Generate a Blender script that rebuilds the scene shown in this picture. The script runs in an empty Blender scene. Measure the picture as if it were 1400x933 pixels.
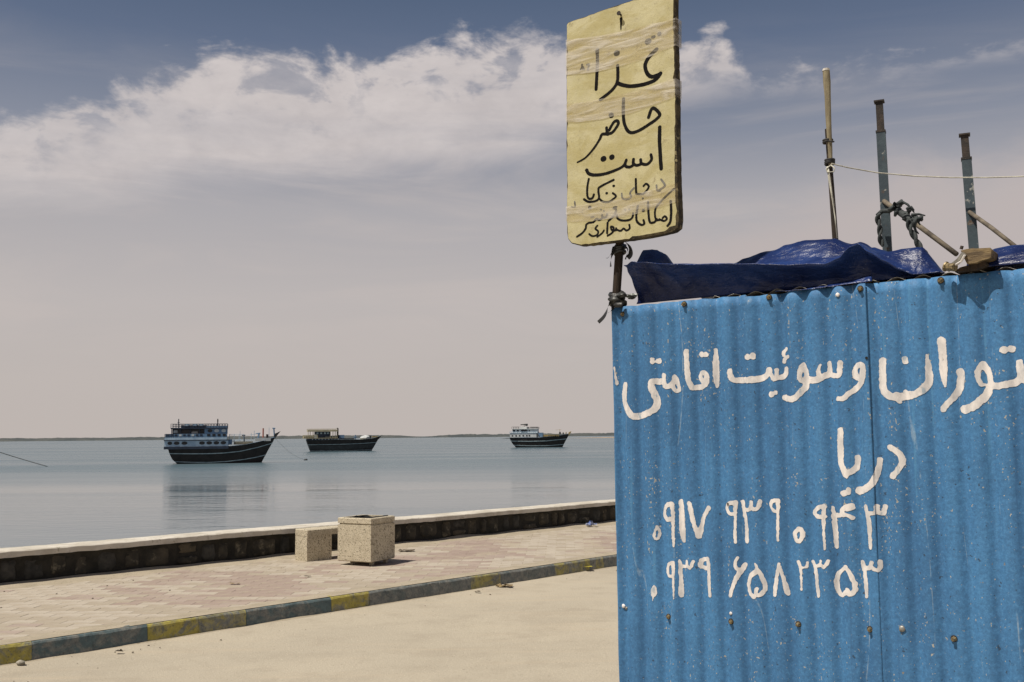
import bpy, math, random
import numpy as np
from mathutils import Vector, Matrix, noise as mn
random.seed(7); mn.seed_set(3)
S = bpy.context.scene
R = math.radians

# ------------------------------------------------------------------ camera, light, sky
EYE = 1.6; FPX = 1361.0; PITCH = R(5.40); ROLL = R(-0.53)
cam = bpy.data.objects.new('camera', bpy.data.cameras.new('camera'))
S.collection.objects.link(cam); S.camera = cam
CR = Matrix.Rotation(math.pi/2 + PITCH, 3, 'X') @ Matrix.Rotation(ROLL, 3, 'Z')
cam.matrix_world = Matrix.Translation((0, 0, EYE)) @ CR.to_4x4()
cam.data.sensor_width = 36; cam.data.lens = FPX*36/1400
cam.data.clip_start = 0.05; cam.data.clip_end = 20000
SUN_EL = R(62); SUN_AZ = (-0.86, -0.51)
sd = Vector((SUN_AZ[0]*math.cos(SUN_EL), SUN_AZ[1]*math.cos(SUN_EL), math.sin(SUN_EL)))
sun = bpy.data.objects.new('sun', bpy.data.lights.new('sun', 'SUN'))
S.collection.objects.link(sun)
sun.rotation_euler = sd.to_track_quat('Z', 'Y').to_euler()
sun.location = (-20, -15, 60)
sun.data.energy = 5.0; sun.data.angle = R(0.53); sun.data.color = (1.0, 0.93, 0.82)
S.view_settings.view_transform = 'Standard'; S.view_settings.look = 'None'
S.view_settings.exposure = 0.0; S.view_settings.gamma = 1.0
WORLD_STRENGTH = 0.10

class NT:
    """tiny node-tree writer"""
    def __init__(s, tree): s.t = tree; s.n = tree.nodes; s.l = tree.links
    def new(s, typ, **kw):
        n = s.n.new(typ)
        for k, v in kw.items(): setattr(n, k, v)
        return n
    def put(s, sock, v):
        if isinstance(v, bpy.types.NodeSocket): s.l.new(v, sock)
        elif v is not None:
            if isinstance(v, (tuple, list)) and len(v) == 3 and sock.type == 'RGBA': v = (*v, 1)
            sock.default_value = v
    def math(s, op, a, b=None, c=None, clamp=False):
        n = s.new('ShaderNodeMath', operation=op, use_clamp=clamp)
        s.put(n.inputs[0], a); s.put(n.inputs[1], b)
        if c is not None: s.put(n.inputs[2], c)
        return n.outputs[0]
    def mr(s, v, a, b, c=0.0, d=1.0, smooth=False):
        n = s.new('ShaderNodeMapRange'); n.interpolation_type = 'SMOOTHSTEP' if smooth else 'LINEAR'
        for i, x in enumerate((v, a, b, c, d)): s.put(n.inputs[i], x)
        return n.outputs[0]
    def mix(s, f, a, b, mode='MIX'):
        n = s.new('ShaderNodeMix', data_type='RGBA', blend_type=mode)
        s.put(n.inputs[0], f); s.put(n.inputs[6], a); s.put(n.inputs[7], b)
        return n.outputs[2]
    def noise(s, vec, scale, detail=4, rough=0.55, dist=0.0, out=0):
        n = s.new('ShaderNodeTexNoise'); s.put(n.inputs['Vector'], vec)
        s.put(n.inputs['Scale'], scale); n.inputs['Detail'].default_value = detail
        n.inputs['Roughness'].default_value = rough; n.inputs['Distortion'].default_value = dist
        return n.outputs[out]
    def vor(s, vec, scale, feature='F1', out=0):
        n = s.new('ShaderNodeTexVoronoi', feature=feature); s.put(n.inputs['Vector'], vec)
        n.inputs['Scale'].default_value = scale
        return n.outputs[out]
    def ramp(s, f, stops, interp='LINEAR'):
        n = s.new('ShaderNodeValToRGB'); e = n.color_ramp.elements; n.color_ramp.interpolation = interp
        while len(e) > 1: e.remove(e[-1])
        for i, (p, c) in enumerate(stops):
            if not isinstance(c, (tuple, list)): c = (c, c, c)
            el = e[0] if i == 0 else e.new(p)
            el.position = p; el.color = (*c, 1)
        s.put(n.inputs[0], f)
        return n.outputs[0]
    def mapv(s, vec, scale=(1, 1, 1), loc=(0, 0, 0), rot=(0, 0, 0)):
        n = s.new('ShaderNodeMapping'); s.put(n.inputs[0], vec)
        n.inputs[1].default_value = loc; n.inputs[2].default_value = rot; n.inputs[3].default_value = scale
        return n.outputs[0]
    def comb(s, x, y, z):
        n = s.new('ShaderNodeCombineXYZ')
        for i, v in enumerate((x, y, z)): s.put(n.inputs[i], v)
        return n.outputs[0]
    def sep(s, v):
        n = s.new('ShaderNodeSeparateXYZ'); s.put(n.inputs[0], v); return n.outputs

w = bpy.data.worlds.new('World'); S.world = w; w.use_nodes = True
T = NT(w.node_tree); w.node_tree.nodes.clear()
out = T.new('ShaderNodeOutputWorld'); bg = T.new('ShaderNodeBackground')
T.l.new(bg.outputs[0], out.inputs[0]); bg.inputs[1].default_value = WORLD_STRENGTH
sky = T.new('ShaderNodeTexSky', sky_type='NISHITA'); sky.sun_disc = False
sky.sun_elevation = SUN_EL; sky.sun_rotation = math.atan2(SUN_AZ[0], SUN_AZ[1])
sky.air_density = 1.0; sky.dust_density = 2.5; sky.ozone_density = 1.5; sky.altitude = 0
tc = T.new('ShaderNodeTexCoord').outputs['Generated']
dx, dy, dz = T.sep(tc)
az = T.math('ARCTAN2', dx, dy)                   # 0 straight ahead, + to the right
el = T.math('ARCSINE', dz)
base = T.mix(1.0, sky.outputs[0], (0.22, 0.20, 0.19), 'MULTIPLY')
# hazy air towards the horizon: colour by elevation (values are radiance / strength)
k = 1/WORLD_STRENGTH
def kc(r, g, b): return (r*k, g*k, b*k)
elf = T.mr(el, -0.05, 0.60)
hz_n = T.n.new('ShaderNodeValToRGB'); e = hz_n.color_ramp.elements
stops = [(0.077, (0.540, 0.485, 0.455)), (0.16, (0.535, 0.485, 0.460)), (0.28, (0.525, 0.485, 0.475)), (0.42, (0.435, 0.420, 0.440)),
         (0.53, (0.25, 0.275, 0.345)), (0.66, (0.125, 0.165, 0.255)), (0.76, (0.085, 0.125, 0.205)), (1.0, (0.045, 0.075, 0.15))]
e.remove(e[-1])
for i, (p, c) in enumerate(stops):
    x = e[0] if i == 0 else e.new(p); x.position = p; x.color = (*c, 1)
T.l.new(elf, hz_n.inputs[0])
haze = T.mix(1.0, hz_n.outputs[0], (k, k, k), 'MULTIPLY')
hazef = T.mr(el, 0.30, 0.95, 0.95, 0.85, True)
col = T.mix(hazef, base, haze)
# cloud bank: top and bottom edge as a function of azimuth
def px_dir(px, py):
    d = CR @ Vector(((px-700)/FPX, -(py-466.5)/FPX, -1)); return d.normalized()
def azel(px, py):
    d = px_dir(px, py); return math.atan2(d.x, d.y), math.asin(d.z)
AZ0, AZ1 = -0.62, 0.62
def curve_of(pts):
    st = []
    for px, py in pts:
        a, ee = azel(px, py); st.append(((a-AZ0)/(AZ1-AZ0), ee))
    return T.ramp(azf, [(min(max(p, 0), 1), v) for p, v in st], 'EASE')
azf = T.mr(az, AZ0, AZ1)
top = curve_of([(-90, 175), (20, 170), (120, 120), (220, 100), (330, 75), (430, 88), (520, 75), (640, 62), (705, 48), (790, 60), (900, 38), (985, 42), (1012, 80), (1035, 112)])
bot = curve_of([(-90, 262), (100, 272), (300, 248), (450, 236), (560, 226), (700, 212), (790, 200), (920, 130), (1035, 112)])
cv = T.comb(T.math('MULTIPLY', az, 1.0), T.math('MULTIPLY', el, 1.9), 0.0)
n1 = T.noise(cv, 9.0, 8, 0.60, 0.4)
n2 = T.noise(T.mapv(cv, loc=(3.1, 1.7, 0)), 3.2, 5, 0.55, 0.3)
n3 = T.noise(T.mapv(cv, scale=(0.5, 1.6, 1), loc=(1.3, 4.2, 0)), 6.0, 6, 0.6, 0.6)
n4 = T.noise(T.mapv(cv, loc=(7.3, 2.2, 0)), 30.0, 6, 0.6, 0.2)
up = T.math('SUBTRACT', top, el)
up = T.math('ADD', up, T.math('MULTIPLY', T.math('SUBTRACT', n1, 0.46), 0.11))
up = T.math('ADD', up, T.math('MULTIPLY', T.math('SUBTRACT', n4, 0.5), 0.045))
dn = T.math('SUBTRACT', el, bot)
dn = T.math('ADD', dn, T.math('MULTIPLY', T.math('SUBTRACT', n3, 0.5), 0.05))
mt = T.mr(up, -0.003, 0.022, 0, 1, True)
mb = T.mr(dn, -0.022, 0.030, 0, 1, True)
bank = T.math('MULTIPLY', mt, mb)
bank = T.math('MULTIPLY', bank, T.mr(n3, 0.30, 0.55, 0.78, 1.0))
hole = T.math('MULTIPLY', T.mr(T.noise(T.mapv(cv, loc=(5.7, 0.4, 0)), 14.0, 5, 0.6, 0.3), 0.50, 0.62, 0, 1, True), T.mr(up, 0.075, 0.02, 0, 1, True))
bank = T.math('MULTIPLY', bank, T.math('SUBTRACT', 1.0, T.math('MULTIPLY', hole, 0.62)))
# thin low veils, all round
veil = T.math('MULTIPLY', T.mr(n3, 0.44, 0.72, 0, 1, True), T.mr(el, 0.02, 0.12, 0, 1, True))
veil = T.math('MULTIPLY', veil, T.mr(el, 0.20, 0.42, 1, 0.0, True))
rc_top = curve_of([(860, 330), (960, 320), (1060, 262), (1140, 232), (1230, 215), (1330, 212), (1420, 185)])
rmask = T.mr(T.math('ADD', T.math('SUBTRACT', rc_top, el), T.math('MULTIPLY', T.math('SUBTRACT', n1, 0.5), 0.10)), -0.015, 0.05, 0, 1, True)
rmask = T.math('MULTIPLY', rmask, T.mr(az, 0.10, 0.20, 0, 0.90, True))
# scattered clouds behind the camera, out of the frame
behind = T.math('MULTIPLY', T.mr(n2, 0.5, 0.66, 0, 0.8, True), T.mr(T.math('ABSOLUTE', az), 0.62, 0.95, 0, 1, True))
behind = T.math('MULTIPLY', behind, T.mr(el, 0.2, 0.35, 0, 1, True))
lit = T.math('ADD', T.mr(n1, 0.3, 0.7, 0, 0.6), T.mr(n4, 0.3, 0.7, 0, 0.4))
shade = T.mix(lit, kc(0.53, 0.485, 0.48), kc(0.69, 0.63, 0.61))
c1 = T.mix(T.math('MULTIPLY', veil, 0.42), col, kc(0.56, 0.50, 0.475))
c2 = T.mix(rmask, c1, kc(0.50, 0.445, 0.435))
c3 = T.mix(T.math('MULTIPLY', bank, 0.93), c2, shade)
c4 = T.mix(behind, c3, shade)
T.l.new(c4, bg.inputs[0])

# ------------------------------------------------------------------ pixel rays -> places in the world
def ray(px, py): return CR @ Vector(((px-700)/FPX, -(py-466.5)/FPX, -1))
O = Vector((0, 0, EYE))
def atz(px, py, z): d = ray(px, py); return O + d*((z-EYE)/d.z)
def atY(px, py, Y): d = ray(px, py); return O + d*(Y/d.y)
HL = Vector((0.3918, 3.8234, 0.0)); HU = Vector((0.80664, -0.59105, 0)); HN = Vector((0.59105, 0.80664, 0))
HZ = 2.09
HF = Matrix(((HU.x, HN.x, 0, HL.x), (HU.y, HN.y, 0, HL.y), (0, 0, 1, 0), (0, 0, 0, 1)))   # hut frame: x along front, y inward, z up
def hut(px, py, depth=0.0):
    """point seen at px,py on the plane 'depth' behind the hut front, in hut coordinates"""
    d = ray(px, py); t = ((HL + HN*depth - O).dot(HN))/d.dot(HN); P = O + d*t - HL
    return (P.dot(HU), P.z)

# ------------------------------------------------------------------ object helpers
COL = S.collection
def tag(o, label=None, cat=None, group=None, kind=None):
    if label: o['label'] = label
    if cat: o['category'] = cat
    if group: o['group'] = group
    if kind: o['kind'] = kind
    return o
def thing(name, label, cat, frame=None, group=None):
    o = bpy.data.objects.new(name, None); COL.objects.link(o); o.empty_display_size = 0.1
    if frame is not None: o.matrix_world = frame; o.matrix_basis = frame
    return tag(o, label, cat, group)
def wmat(o):
    m = o.matrix_basis.copy()
    while o.parent: o = o.parent; m = o.matrix_basis @ m
    return m
class MB:
    def __init__(s, frame=None): s.v = []; s.f = []; s.F = frame or Matrix.Identity(4); s.mi = []; s.smooth = False
    def vert(s, p): s.v.append(tuple(p)); return len(s.v)-1
    def poly(s, pts, mi=0):
        i = len(s.v); s.v += [tuple(p) for p in pts]; s.f.append(tuple(range(i, i+len(pts)))); s.mi.append(mi)
    def box(s, a, b, mi=0, M=None, bev=0.0):
        x0, y0, z0 = a; x1, y1, z1 = b
        if bev <= 0:
            P = [(x0,y0,z0),(x1,y0,z0),(x1,y1,z0),(x0,y1,z0),(x0,y0,z1),(x1,y0,z1),(x1,y1,z1),(x0,y1,z1)]
            Fc = [(0,3,2,1),(4,5,6,7),(0,1,5,4),(1,2,6,5),(2,3,7,6),(3,0,4,7)]
        else:   # bevelled upper edge and vertical corners
            c = bev
            def ring(z, q): return [(x0+q,y0,z),(x1-q,y0,z),(x1,y0+q,z),(x1,y1-q,z),(x1-q,y1,z),(x0+q,y1,z),(x0,y1-q,z),(x0,y0+q,z)]
            def ring2(z): return [(x0+c,y0+c,z),(x1-c,y0+c,z),(x1-c,y0+c,z),(x1-c,y1-c,z),(x1-c,y1-c,z),(x0+c,y1-c,z),(x0+c,y1-c,z),(x0+c,y0+c,z)]
            A = ring(z0, c); B = ring(z1-c, c)
            Cc = [(x0+c*1.3,y0+c,z1),(x1-c*1.3,y0+c,z1),(x1-c,y0+c*1.3,z1),(x1-c,y1-c*1.3,z1),(x1-c*1.3,y1-c,z1),(x0+c*1.3,y1-c,z1),(x0+c,y1-c*1.3,z1),(x0+c,y0+c*1.3,z1)]
            P = A+B+Cc
            Fc = [tuple(range(7,-1,-1)), tuple(range(16,24))]
            for r in (0, 8):
                for i in range(8):
                    j = (i+1) % 8; Fc.append((r+i, r+j, r+8+j, r+8+i))
        if M is not None: P = [tuple(M @ Vector(p)) for p in P]
        i = len(s.v); s.v += P
        for f in Fc: s.f.append(tuple(i+q for q in f)); s.mi.append(mi)
    def tube(s, pts, r, n=8, mi=0, caps=True, sq=False):
        pts = [Vector(p) for p in pts]; m = len(pts)
        rr = r if isinstance(r, (list, tuple)) else [r]*m
        i0 = len(s.v); prev = None
        for i, p in enumerate(pts):
            t = (pts[min(i+1, m-1)] - pts[max(i-1, 0)]).normalized()
            if prev is None:
                a = Vector((0, 0, 1)) if abs(t.z) < 0.9 else Vector((1, 0, 0))
                u = t.cross(a).normalized()
            else:
                u = (prev - t*prev.dot(t)).normalized()
            prev = u; v = t.cross(u)
            for q in range(n):
                a = 2*math.pi*(q+0.5)/n
                s.v.append(tuple(p + (u*math.cos(a) + v*math.sin(a))*rr[i]))
        for i in range(m-1):
            for q in range(n):
                a = i0+i*n+q; b = i0+i*n+(q+1) % n
                s.f.append((a, b, b+n, a+n)); s.mi.append(mi)
        if caps:
            s.f.append(tuple(i0+q for q in range(n-1, -1, -1))); s.mi.append(mi)
            s.f.append(tuple(i0+(m-1)*n+q for q in range(n))); s.mi.append(mi)
    def grid(s, nx, ny, fn, mi=0, skip=None):
        i0 = len(s.v)
        for j in range(ny+1):
            for i in range(nx+1): s.v.append(tuple(fn(i/nx, j/ny)))
        for j in range(ny):
            for i in range(nx):
                if skip and skip(i, j): continue
                a = i0+j*(nx+1)+i
                s.f.append((a, a+1, a+nx+2, a+nx+1)); s.mi.append(mi)
    def blob(s, c, r, seed=0, n=2, amp=0.25, sc=(1, 1, 1), mi=0):
        import bmesh
        bm = bmesh.new(); bmesh.ops.create_icosphere(bm, subdivisions=n, radius=1.0)
        i0 = len(s.v)
        for v in bm.verts:
            d = v.co.normalized(); q = 1+amp*mn.noise(d*1.7+Vector((seed*3.1, seed, 0)))*2
            s.v.append((c[0]+d.x*r*q*sc[0], c[1]+d.y*r*q*sc[1], c[2]+d.z*r*q*sc[2]))
        for f in bm.faces: s.f.append(tuple(i0+v.index for v in f.verts)); s.mi.append(mi)
        bm.free()
    def prism(s, poly, y0, y1, mi=0):
        """polygon in x,z extruded along y"""
        n = len(poly); i = len(s.v)
        s.v += [(p[0], y0, p[1]) for p in poly] + [(p[0], y1, p[1]) for p in poly]
        s.f.append(tuple(range(i, i+n))); s.f.append(tuple(range(i+2*n-1, i+n-1, -1))); s.mi += [mi, mi]
        for q in range(n):
            r = (q+1) % n; s.f.append((i+q, i+n+q, i+n+r, i+r)); s.mi.append(mi)
    def build(s, name, mats, parent=None, smooth=None, sharp=None, label=None, kind=None):
        me = bpy.data.meshes.new(name)
        F = s.F
        if parent is not None: F = wmat(parent).inverted() @ F
        V = np.array(s.v, dtype=float).reshape(-1, 3)
        A = np.array(F)
        V = V @ A[:3, :3].T + A[:3, 3]
        me.from_pydata(V.tolist(), [], s.f)
        if not isinstance(mats, (list, tuple)): mats = [mats]
        for m in mats: me.materials.append(m)
        if any(s.mi): me.polygons.foreach_set('material_index', s.mi)
        if smooth: me.polygons.foreach_set('use_smooth', [True]*len(me.polygons))
        if sharp is not None and smooth: me.set_sharp_from_angle(angle=R(sharp))
        me.validate(); me.update()
        o = bpy.data.objects.new(name, me); COL.objects.link(o)
        if parent is not None: o.parent = parent
        if label: o['label'] = label
        if kind: o['kind'] = kind
        return o

# ------------------------------------------------------------------ materials
def new_mat(name):
    m = bpy.data.materials.new(name); m.use_nodes = True
    t = NT(m.node_tree); b = m.node_tree.nodes['Principled BSDF']
    return m, t, b
def simple(name, c1, c2=None, scale=8.0, rough=0.8, bump=0.0, bscale=None, metal=0.0, spots=None, coord='Object', stretch=(1, 1, 1), spec=0.5):
    m, t, b = new_mat(name)
    v = t.mapv(t.new('ShaderNodeTexCoord').outputs[coord], scale=stretch)
    c2 = c2 or tuple(x*0.7 for x in c1)
    n = t.noise(v, scale, 6, 0.62, 0.2)
    f = t.mr(n, 0.36, 0.64, 0, 1, True)
    c = t.mix(f, c1, c2)
    if spots:      # (colour, scale, lo, hi)
        for sc_, s_, lo, hi in spots:
            q = t.noise(v, s_, 3, 0.6)
            c = t.mix(t.mr(q, lo, hi), c, sc_)
    t.put(b.inputs['Base Color'], c); b.inputs['Roughness'].default_value = rough
    b.inputs['Metallic'].default_value = metal; b.inputs['Specular IOR Level'].default_value = spec
    if bump:
        bn = t.new('ShaderNodeBump'); bn.inputs['Strength'].default_value = 1.0; bn.inputs['Distance'].default_value = bump
        t.put(bn.inputs['Height'], t.noise(v, bscale or scale*4, 5, 0.6)); t.put(b.inputs['Normal'], bn.outputs[0])
    return m

def m_road():
    m, t, b = new_mat('dusty_road')
    v = t.new('ShaderNodeTexCoord').outputs['Object']
    big = t.noise(v, 0.5, 5, 0.6, 0.3); mid = t.noise(v, 3.0, 6, 0.65); fine = t.noise(v, 70, 3, 0.7)
    c = t.mix(t.mr(big, 0.35, 0.65, 0, 1, True), (0.44, 0.39, 0.305), (0.40, 0.355, 0.28))
    c = t.mix(t.mr(mid, 0.45, 0.72, 0, 0.6, True), c, (0.34, 0.295, 0.23))
    c = t.mix(t.mr(t.noise(v, 0.9, 4, 0.6, 0.8), 0.54, 0.68, 0, 0.45, True), c, (0.33, 0.285, 0.22))
    c = t.mix(t.mr(fine, 0.40, 0.66, 0, 0.35), c, (0.31, 0.265, 0.20))
    c = t.mix(t.mr(t.noise(v, 38, 2, 0.5), 0.67, 0.72, 0, 0.5), c, (0.20, 0.17, 0.13))
    c = t.mix(t.mr(t.noise(v, 55, 2, 0.5), 0.66, 0.70, 0, 0.7), c, (0.55, 0.48, 0.36))
    tr = t.noise(t.mapv(v, scale=(0.25, 3.0, 1), rot=(0, 0, R(-45.3))), 2.0, 4, 0.6)   # faint wheel tracks along the road
    c = t.mix(t.mr(tr, 0.5, 0.72, 0, 0.45, True), c, (0.44, 0.37, 0.275))
    t.put(b.inputs['Base Color'], c); b.inputs['Roughness'].default_value = 0.95; b.inputs['Specular IOR Level'].default_value = 0.2
    bn = t.new('ShaderNodeBump'); bn.inputs['Distance'].default_value = 0.006
    t.put(bn.inputs['Height'], t.noise(v, 45, 6, 0.7)); t.put(b.inputs['Normal'], bn.outputs[0])
    return m
M_ROAD = m_road()
M_SAND = simple('blown_sand', (0.38, 0.325, 0.245), (0.32, 0.275, 0.205), 5, 0.95, 0.004, 60, spots=[((0.2, 0.17, 0.11), 60, 0.62, 0.68)], spec=0.2)
def m_paver(name, a, b_):
    return simple(name, a, b_, 5, 0.9, 0.002, 80, spots=[((0.37, 0.315, 0.24), 3.0, 0.50, 0.68), ((0.25, 0.2, 0.15), 90, 0.62, 0.7)], coord='Object', spec=0.25)
M_PAVE = [m_paver('paver_cream', (0.43, 0.38, 0.31), (0.37, 0.32, 0.26)), m_paver('paver_pink', (0.325, 0.255, 0.215), (0.28, 0.215, 0.18)),
          m_paver('paver_tan', (0.37, 0.32, 0.25), (0.32, 0.27, 0.21)), m_paver('paver_rose', (0.36, 0.29, 0.245), (0.31, 0.25, 0.21))]
M_CAP = simple('coping_concrete', (0.58, 0.54, 0.47), (0.44, 0.40, 0.33), 3, 0.9, 0.003, 40, spots=[((0.30, 0.27, 0.2), 22, 0.60, 0.72)])
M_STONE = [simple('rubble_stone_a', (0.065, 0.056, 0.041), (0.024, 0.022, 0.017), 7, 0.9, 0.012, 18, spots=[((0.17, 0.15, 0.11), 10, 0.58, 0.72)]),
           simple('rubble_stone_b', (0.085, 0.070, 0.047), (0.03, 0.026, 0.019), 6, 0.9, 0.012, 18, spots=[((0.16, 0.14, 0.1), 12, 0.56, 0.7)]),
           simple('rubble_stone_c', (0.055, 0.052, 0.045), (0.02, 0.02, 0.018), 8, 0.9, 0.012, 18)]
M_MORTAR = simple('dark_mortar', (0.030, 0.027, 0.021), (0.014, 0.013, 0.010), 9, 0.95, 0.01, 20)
M_TERR = simple('exposed_aggregate', (0.54, 0.475, 0.35), (0.46, 0.40, 0.29), 9, 0.85, 0.004, 90,
                spots=[((0.12, 0.10, 0.07), 52, 0.575, 0.62), ((0.66, 0.60, 0.48), 60, 0.60, 0.64), ((0.20, 0.165, 0.11), 80, 0.57, 0.62)])
M_KCONC = ((0.27, 0.26, 0.235), (0.16, 0.16, 0.155))
def m_kerb(name, paint, cover):
    m, t, b = new_mat(name)
    v = t.new('ShaderNodeTexCoord').outputs['Object']
    n = t.noise(v, 5.5, 8, 0.74, 0.9); f2 = t.noise(v, 22, 5, 0.65)
    conc = t.mix(t.mr(f2, 0.35, 0.65), (0.25, 0.245, 0.215), (0.13, 0.14, 0.14))
    p = t.mix(t.mr(f2, 0.3, 0.7), paint, tuple(x*0.62 for x in paint))
    c = t.mix(t.mr(n, cover-0.09, cover+0.09, 0, 1, True), p, conc)
    c = t.mix(t.mr(t.noise(v, 45, 4, 0.7), 0.56, 0.68, 0, 0.7), c, (0.06, 0.06, 0.055))
    t.put(b.inputs['Base Color'], c); b.inputs['Roughness'].default_value = 0.85
    bn = t.new('ShaderNodeBump'); bn.inputs['Distance'].default_value = 0.006
    t.put(bn.inputs['Height'], t.noise(v, 30, 6, 0.65)); t.put(b.inputs['Normal'], bn.outputs[0])
    return m
M_KY = m_kerb('kerb_yellow', (0.46, 0.39, 0.09), 0.53); M_KYW = m_kerb('kerb_yellow_worn', (0.42, 0.37, 0.13), 0.49)
M_KB = m_kerb('kerb_blue', (0.115, 0.165, 0.175), 0.52); M_KBW = m_kerb('kerb_blue_worn', (0.14, 0.17, 0.17), 0.47)

def m_hut(name, seed):
    m, t, b = new_mat(name)
    v = t.mapv(t.new('ShaderNodeTexCoord').outputs['Object'], loc=(seed, seed*0.7, 0))
    a = t.noise(t.mapv(v, scale=(1, 1, 0.22)), 7, 5, 0.6)
    c = t.mix(t.mr(a, 0.35, 0.65, 0, 1, True), (0.070, 0.212, 0.420), (0.052, 0.156, 0.320))
    gr = t.noise(v, 100, 5, 0.85)
    c = t.mix(t.mr(gr, 0.44, 0.66, 0.0, 0.60), c, (0.045, 0.105, 0.20))
    c = t.mix(t.mr(gr, 0.46, 0.32, 0.0, 0.45), c, (0.13, 0.31, 0.52))
    # streaks running down, dull and pale
    st = t.noise(t.mapv(v, scale=(1, 1, 0.03)), 34, 4, 0.65)
    c = t.mix(t.mr(st, 0.58, 0.74, 0, 0.45, True), c, (0.04, 0.10, 0.21))
    c = t.mix(t.mr(st, 0.40, 0.28, 0, 0.35, True), c, (0.12, 0.32, 0.52))
    # chips: clustered, more of them along worn vertical tracks
    tracks = t.math('MAXIMUM', t.mr(t.noise(t.mapv(v, scale=(1, 1, 0.12)), 16, 3, 0.6), 0.45, 0.68, 0.0, 1.0), t.mr(t.noise(v, 3.2, 3, 0.5), 0.45, 0.7, 0.0, 0.7))
    chip = t.noise(t.mapv(v, scale=(1, 1, 0.75)), 135, 2, 0.5)
    thr = t.mr(t.math('MULTIPLY', tracks, t.mr(t.noise(v, 9, 3, 0.6), 0.35, 0.62, 0.4, 1.0)), 0, 1, 0.73, 0.60)
    cm = t.mr(t.math('SUBTRACT', chip, thr), 0.0, 0.02)
    cc = t.mix(t.noise(v, 30, 2, 0.5), (0.26, 0.235, 0.17), (0.60, 0.56, 0.46))
    c = t.mix(t.math('MULTIPLY', cm, 0.85), c, cc)
    chip2 = t.noise(v, 42, 4, 0.6)
    c = t.mix(t.mr(chip2, 0.71, 0.735, 0, 0.8), c, (0.22, 0.19, 0.14))
    dk = t.noise(t.mapv(v, loc=(9, 2, 1)), 70, 2, 0.5)
    c = t.mix(t.mr(dk, 0.70, 0.73, 0, 0.7), c, (0.035, 0.045, 0.06))
    # thin scratches
    sw = t.new('ShaderNodeTexWave', wave_type='BANDS', bands_direction='X'); t.put(sw.inputs[0], t.mapv(v, scale=(1, 1, 0.10), rot=(0, 0.03, 0)))
    sw.inputs['Scale'].default_value = 1.9; sw.inputs['Distortion'].default_value = 9; sw.inputs['Detail'].default_value = 2; sw.inputs['Detail Scale'].default_value = 2.2
    sf = t.math('MULTIPLY', t.mr(sw.outputs['Fac'], 0.9985, 0.9997), t.mr(t.noise(t.mapv(v, scale=(1, 1, 0.6)), 9, 5, 0.8), 0.5, 0.62))
    c = t.mix(t.math('MULTIPLY', sf, 0.45), c, (0.40, 0.48, 0.52))
    t.put(b.inputs['Base Color'], c)
    b.inputs['Specular IOR Level'].default_value = 0.22
    t.put(b.inputs['Roughness'], t.mr(a, 0.3, 0.7, 0.55, 0.70))
    bn = t.new('ShaderNodeBump'); bn.inputs['Distance'].default_value = 0.0012
    t.put(bn.inputs['Height'], t.math('ADD', t.noise(v, 60, 4, 0.6), t.math('MULTIPLY', t.noise(v, 6, 3, 0.6), 5.0))); t.put(b.inputs['Normal'], bn.outputs[0])
    return m
M_HUT = m_hut('blue_painted_sheet', 0.0); M_HUT2 = m_hut('blue_painted_sheet_b', 4.0)
M_WHITE = simple('white_lettering_paint', (0.80, 0.75, 0.71), (0.56, 0.54, 0.53), 30, 0.65, 0.0006, 120, stretch=(1, 1, 0.5),
                 spots=[((0.36, 0.42, 0.47), 34, 0.645, 0.72), ((0.50, 0.46, 0.42), 60, 0.66, 0.74), ((0.10, 0.08, 0.06), 48, 0.715, 0.73)])
M_GALV = simple('galvanised_sheet', (0.34, 0.33, 0.30), (0.20, 0.19, 0.17), 12, 0.5, 0.001, 60, metal=0.5)
M_RUST = simple('rusty_steel', (0.050, 0.036, 0.028), (0.024, 0.020, 0.018), 22, 0.8, 0.002, 90, metal=0.1, spots=[((0.11, 0.085, 0.06), 50, 0.62, 0.72)])
M_SCREW = simple('weathered_screw', (0.34, 0.26, 0.13), (0.10, 0.075, 0.045), 160, 0.5, 0.0, metal=0.4)
M_RUBBER = simple('black_washer', (0.02, 0.018, 0.016), (0.03, 0.03, 0.03), 60, 0.7)
M_DARKHOLE = simple('hole_dark', (0.004, 0.004, 0.004), (0.006, 0.006, 0.006), 10, 0.9)
M_POST = simple('blue_grey_painted_steel', (0.052, 0.078, 0.092), (0.032, 0.050, 0.064), 14, 0.6, 0.001, 60,
                spots=[((0.30, 0.30, 0.27), 26, 0.64, 0.70), ((0.10, 0.06, 0.035), 18, 0.63, 0.72)])
M_WOODP = simple('weathered_wood_pale', (0.34, 0.29, 0.18), (0.20, 0.165, 0.10), 10, 0.9, 0.004, 30, stretch=(4, 4, 0.7))
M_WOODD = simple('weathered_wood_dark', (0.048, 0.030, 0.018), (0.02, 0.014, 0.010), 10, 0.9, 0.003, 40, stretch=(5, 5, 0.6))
M_WOODB = simple('oiled_wood', (0.215, 0.15, 0.07), (0.09, 0.06, 0.03), 11, 0.75, 0.003, 40, stretch=(1.2, 5, 6))
M_BRACE = simple('brace_wood', (0.20, 0.165, 0.12), (0.08, 0.065, 0.05), 14, 0.85, 0.002, 50)
M_CORD = simple('white_cord', (0.62, 0.60, 0.50), (0.42, 0.40, 0.33), 30, 0.9)
M_ROPE = simple('black_rope', (0.025, 0.03, 0.032), (0.05, 0.06, 0.06), 60, 0.8, 0.002, 120)
M_RAG = simple('black_plastic_strip', (0.018, 0.018, 0.018), (0.04, 0.042, 0.04), 30, 0.45, 0.002, 50, spots=[((0.12, 0.13, 0.12), 14, 0.66, 0.72)])
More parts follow.
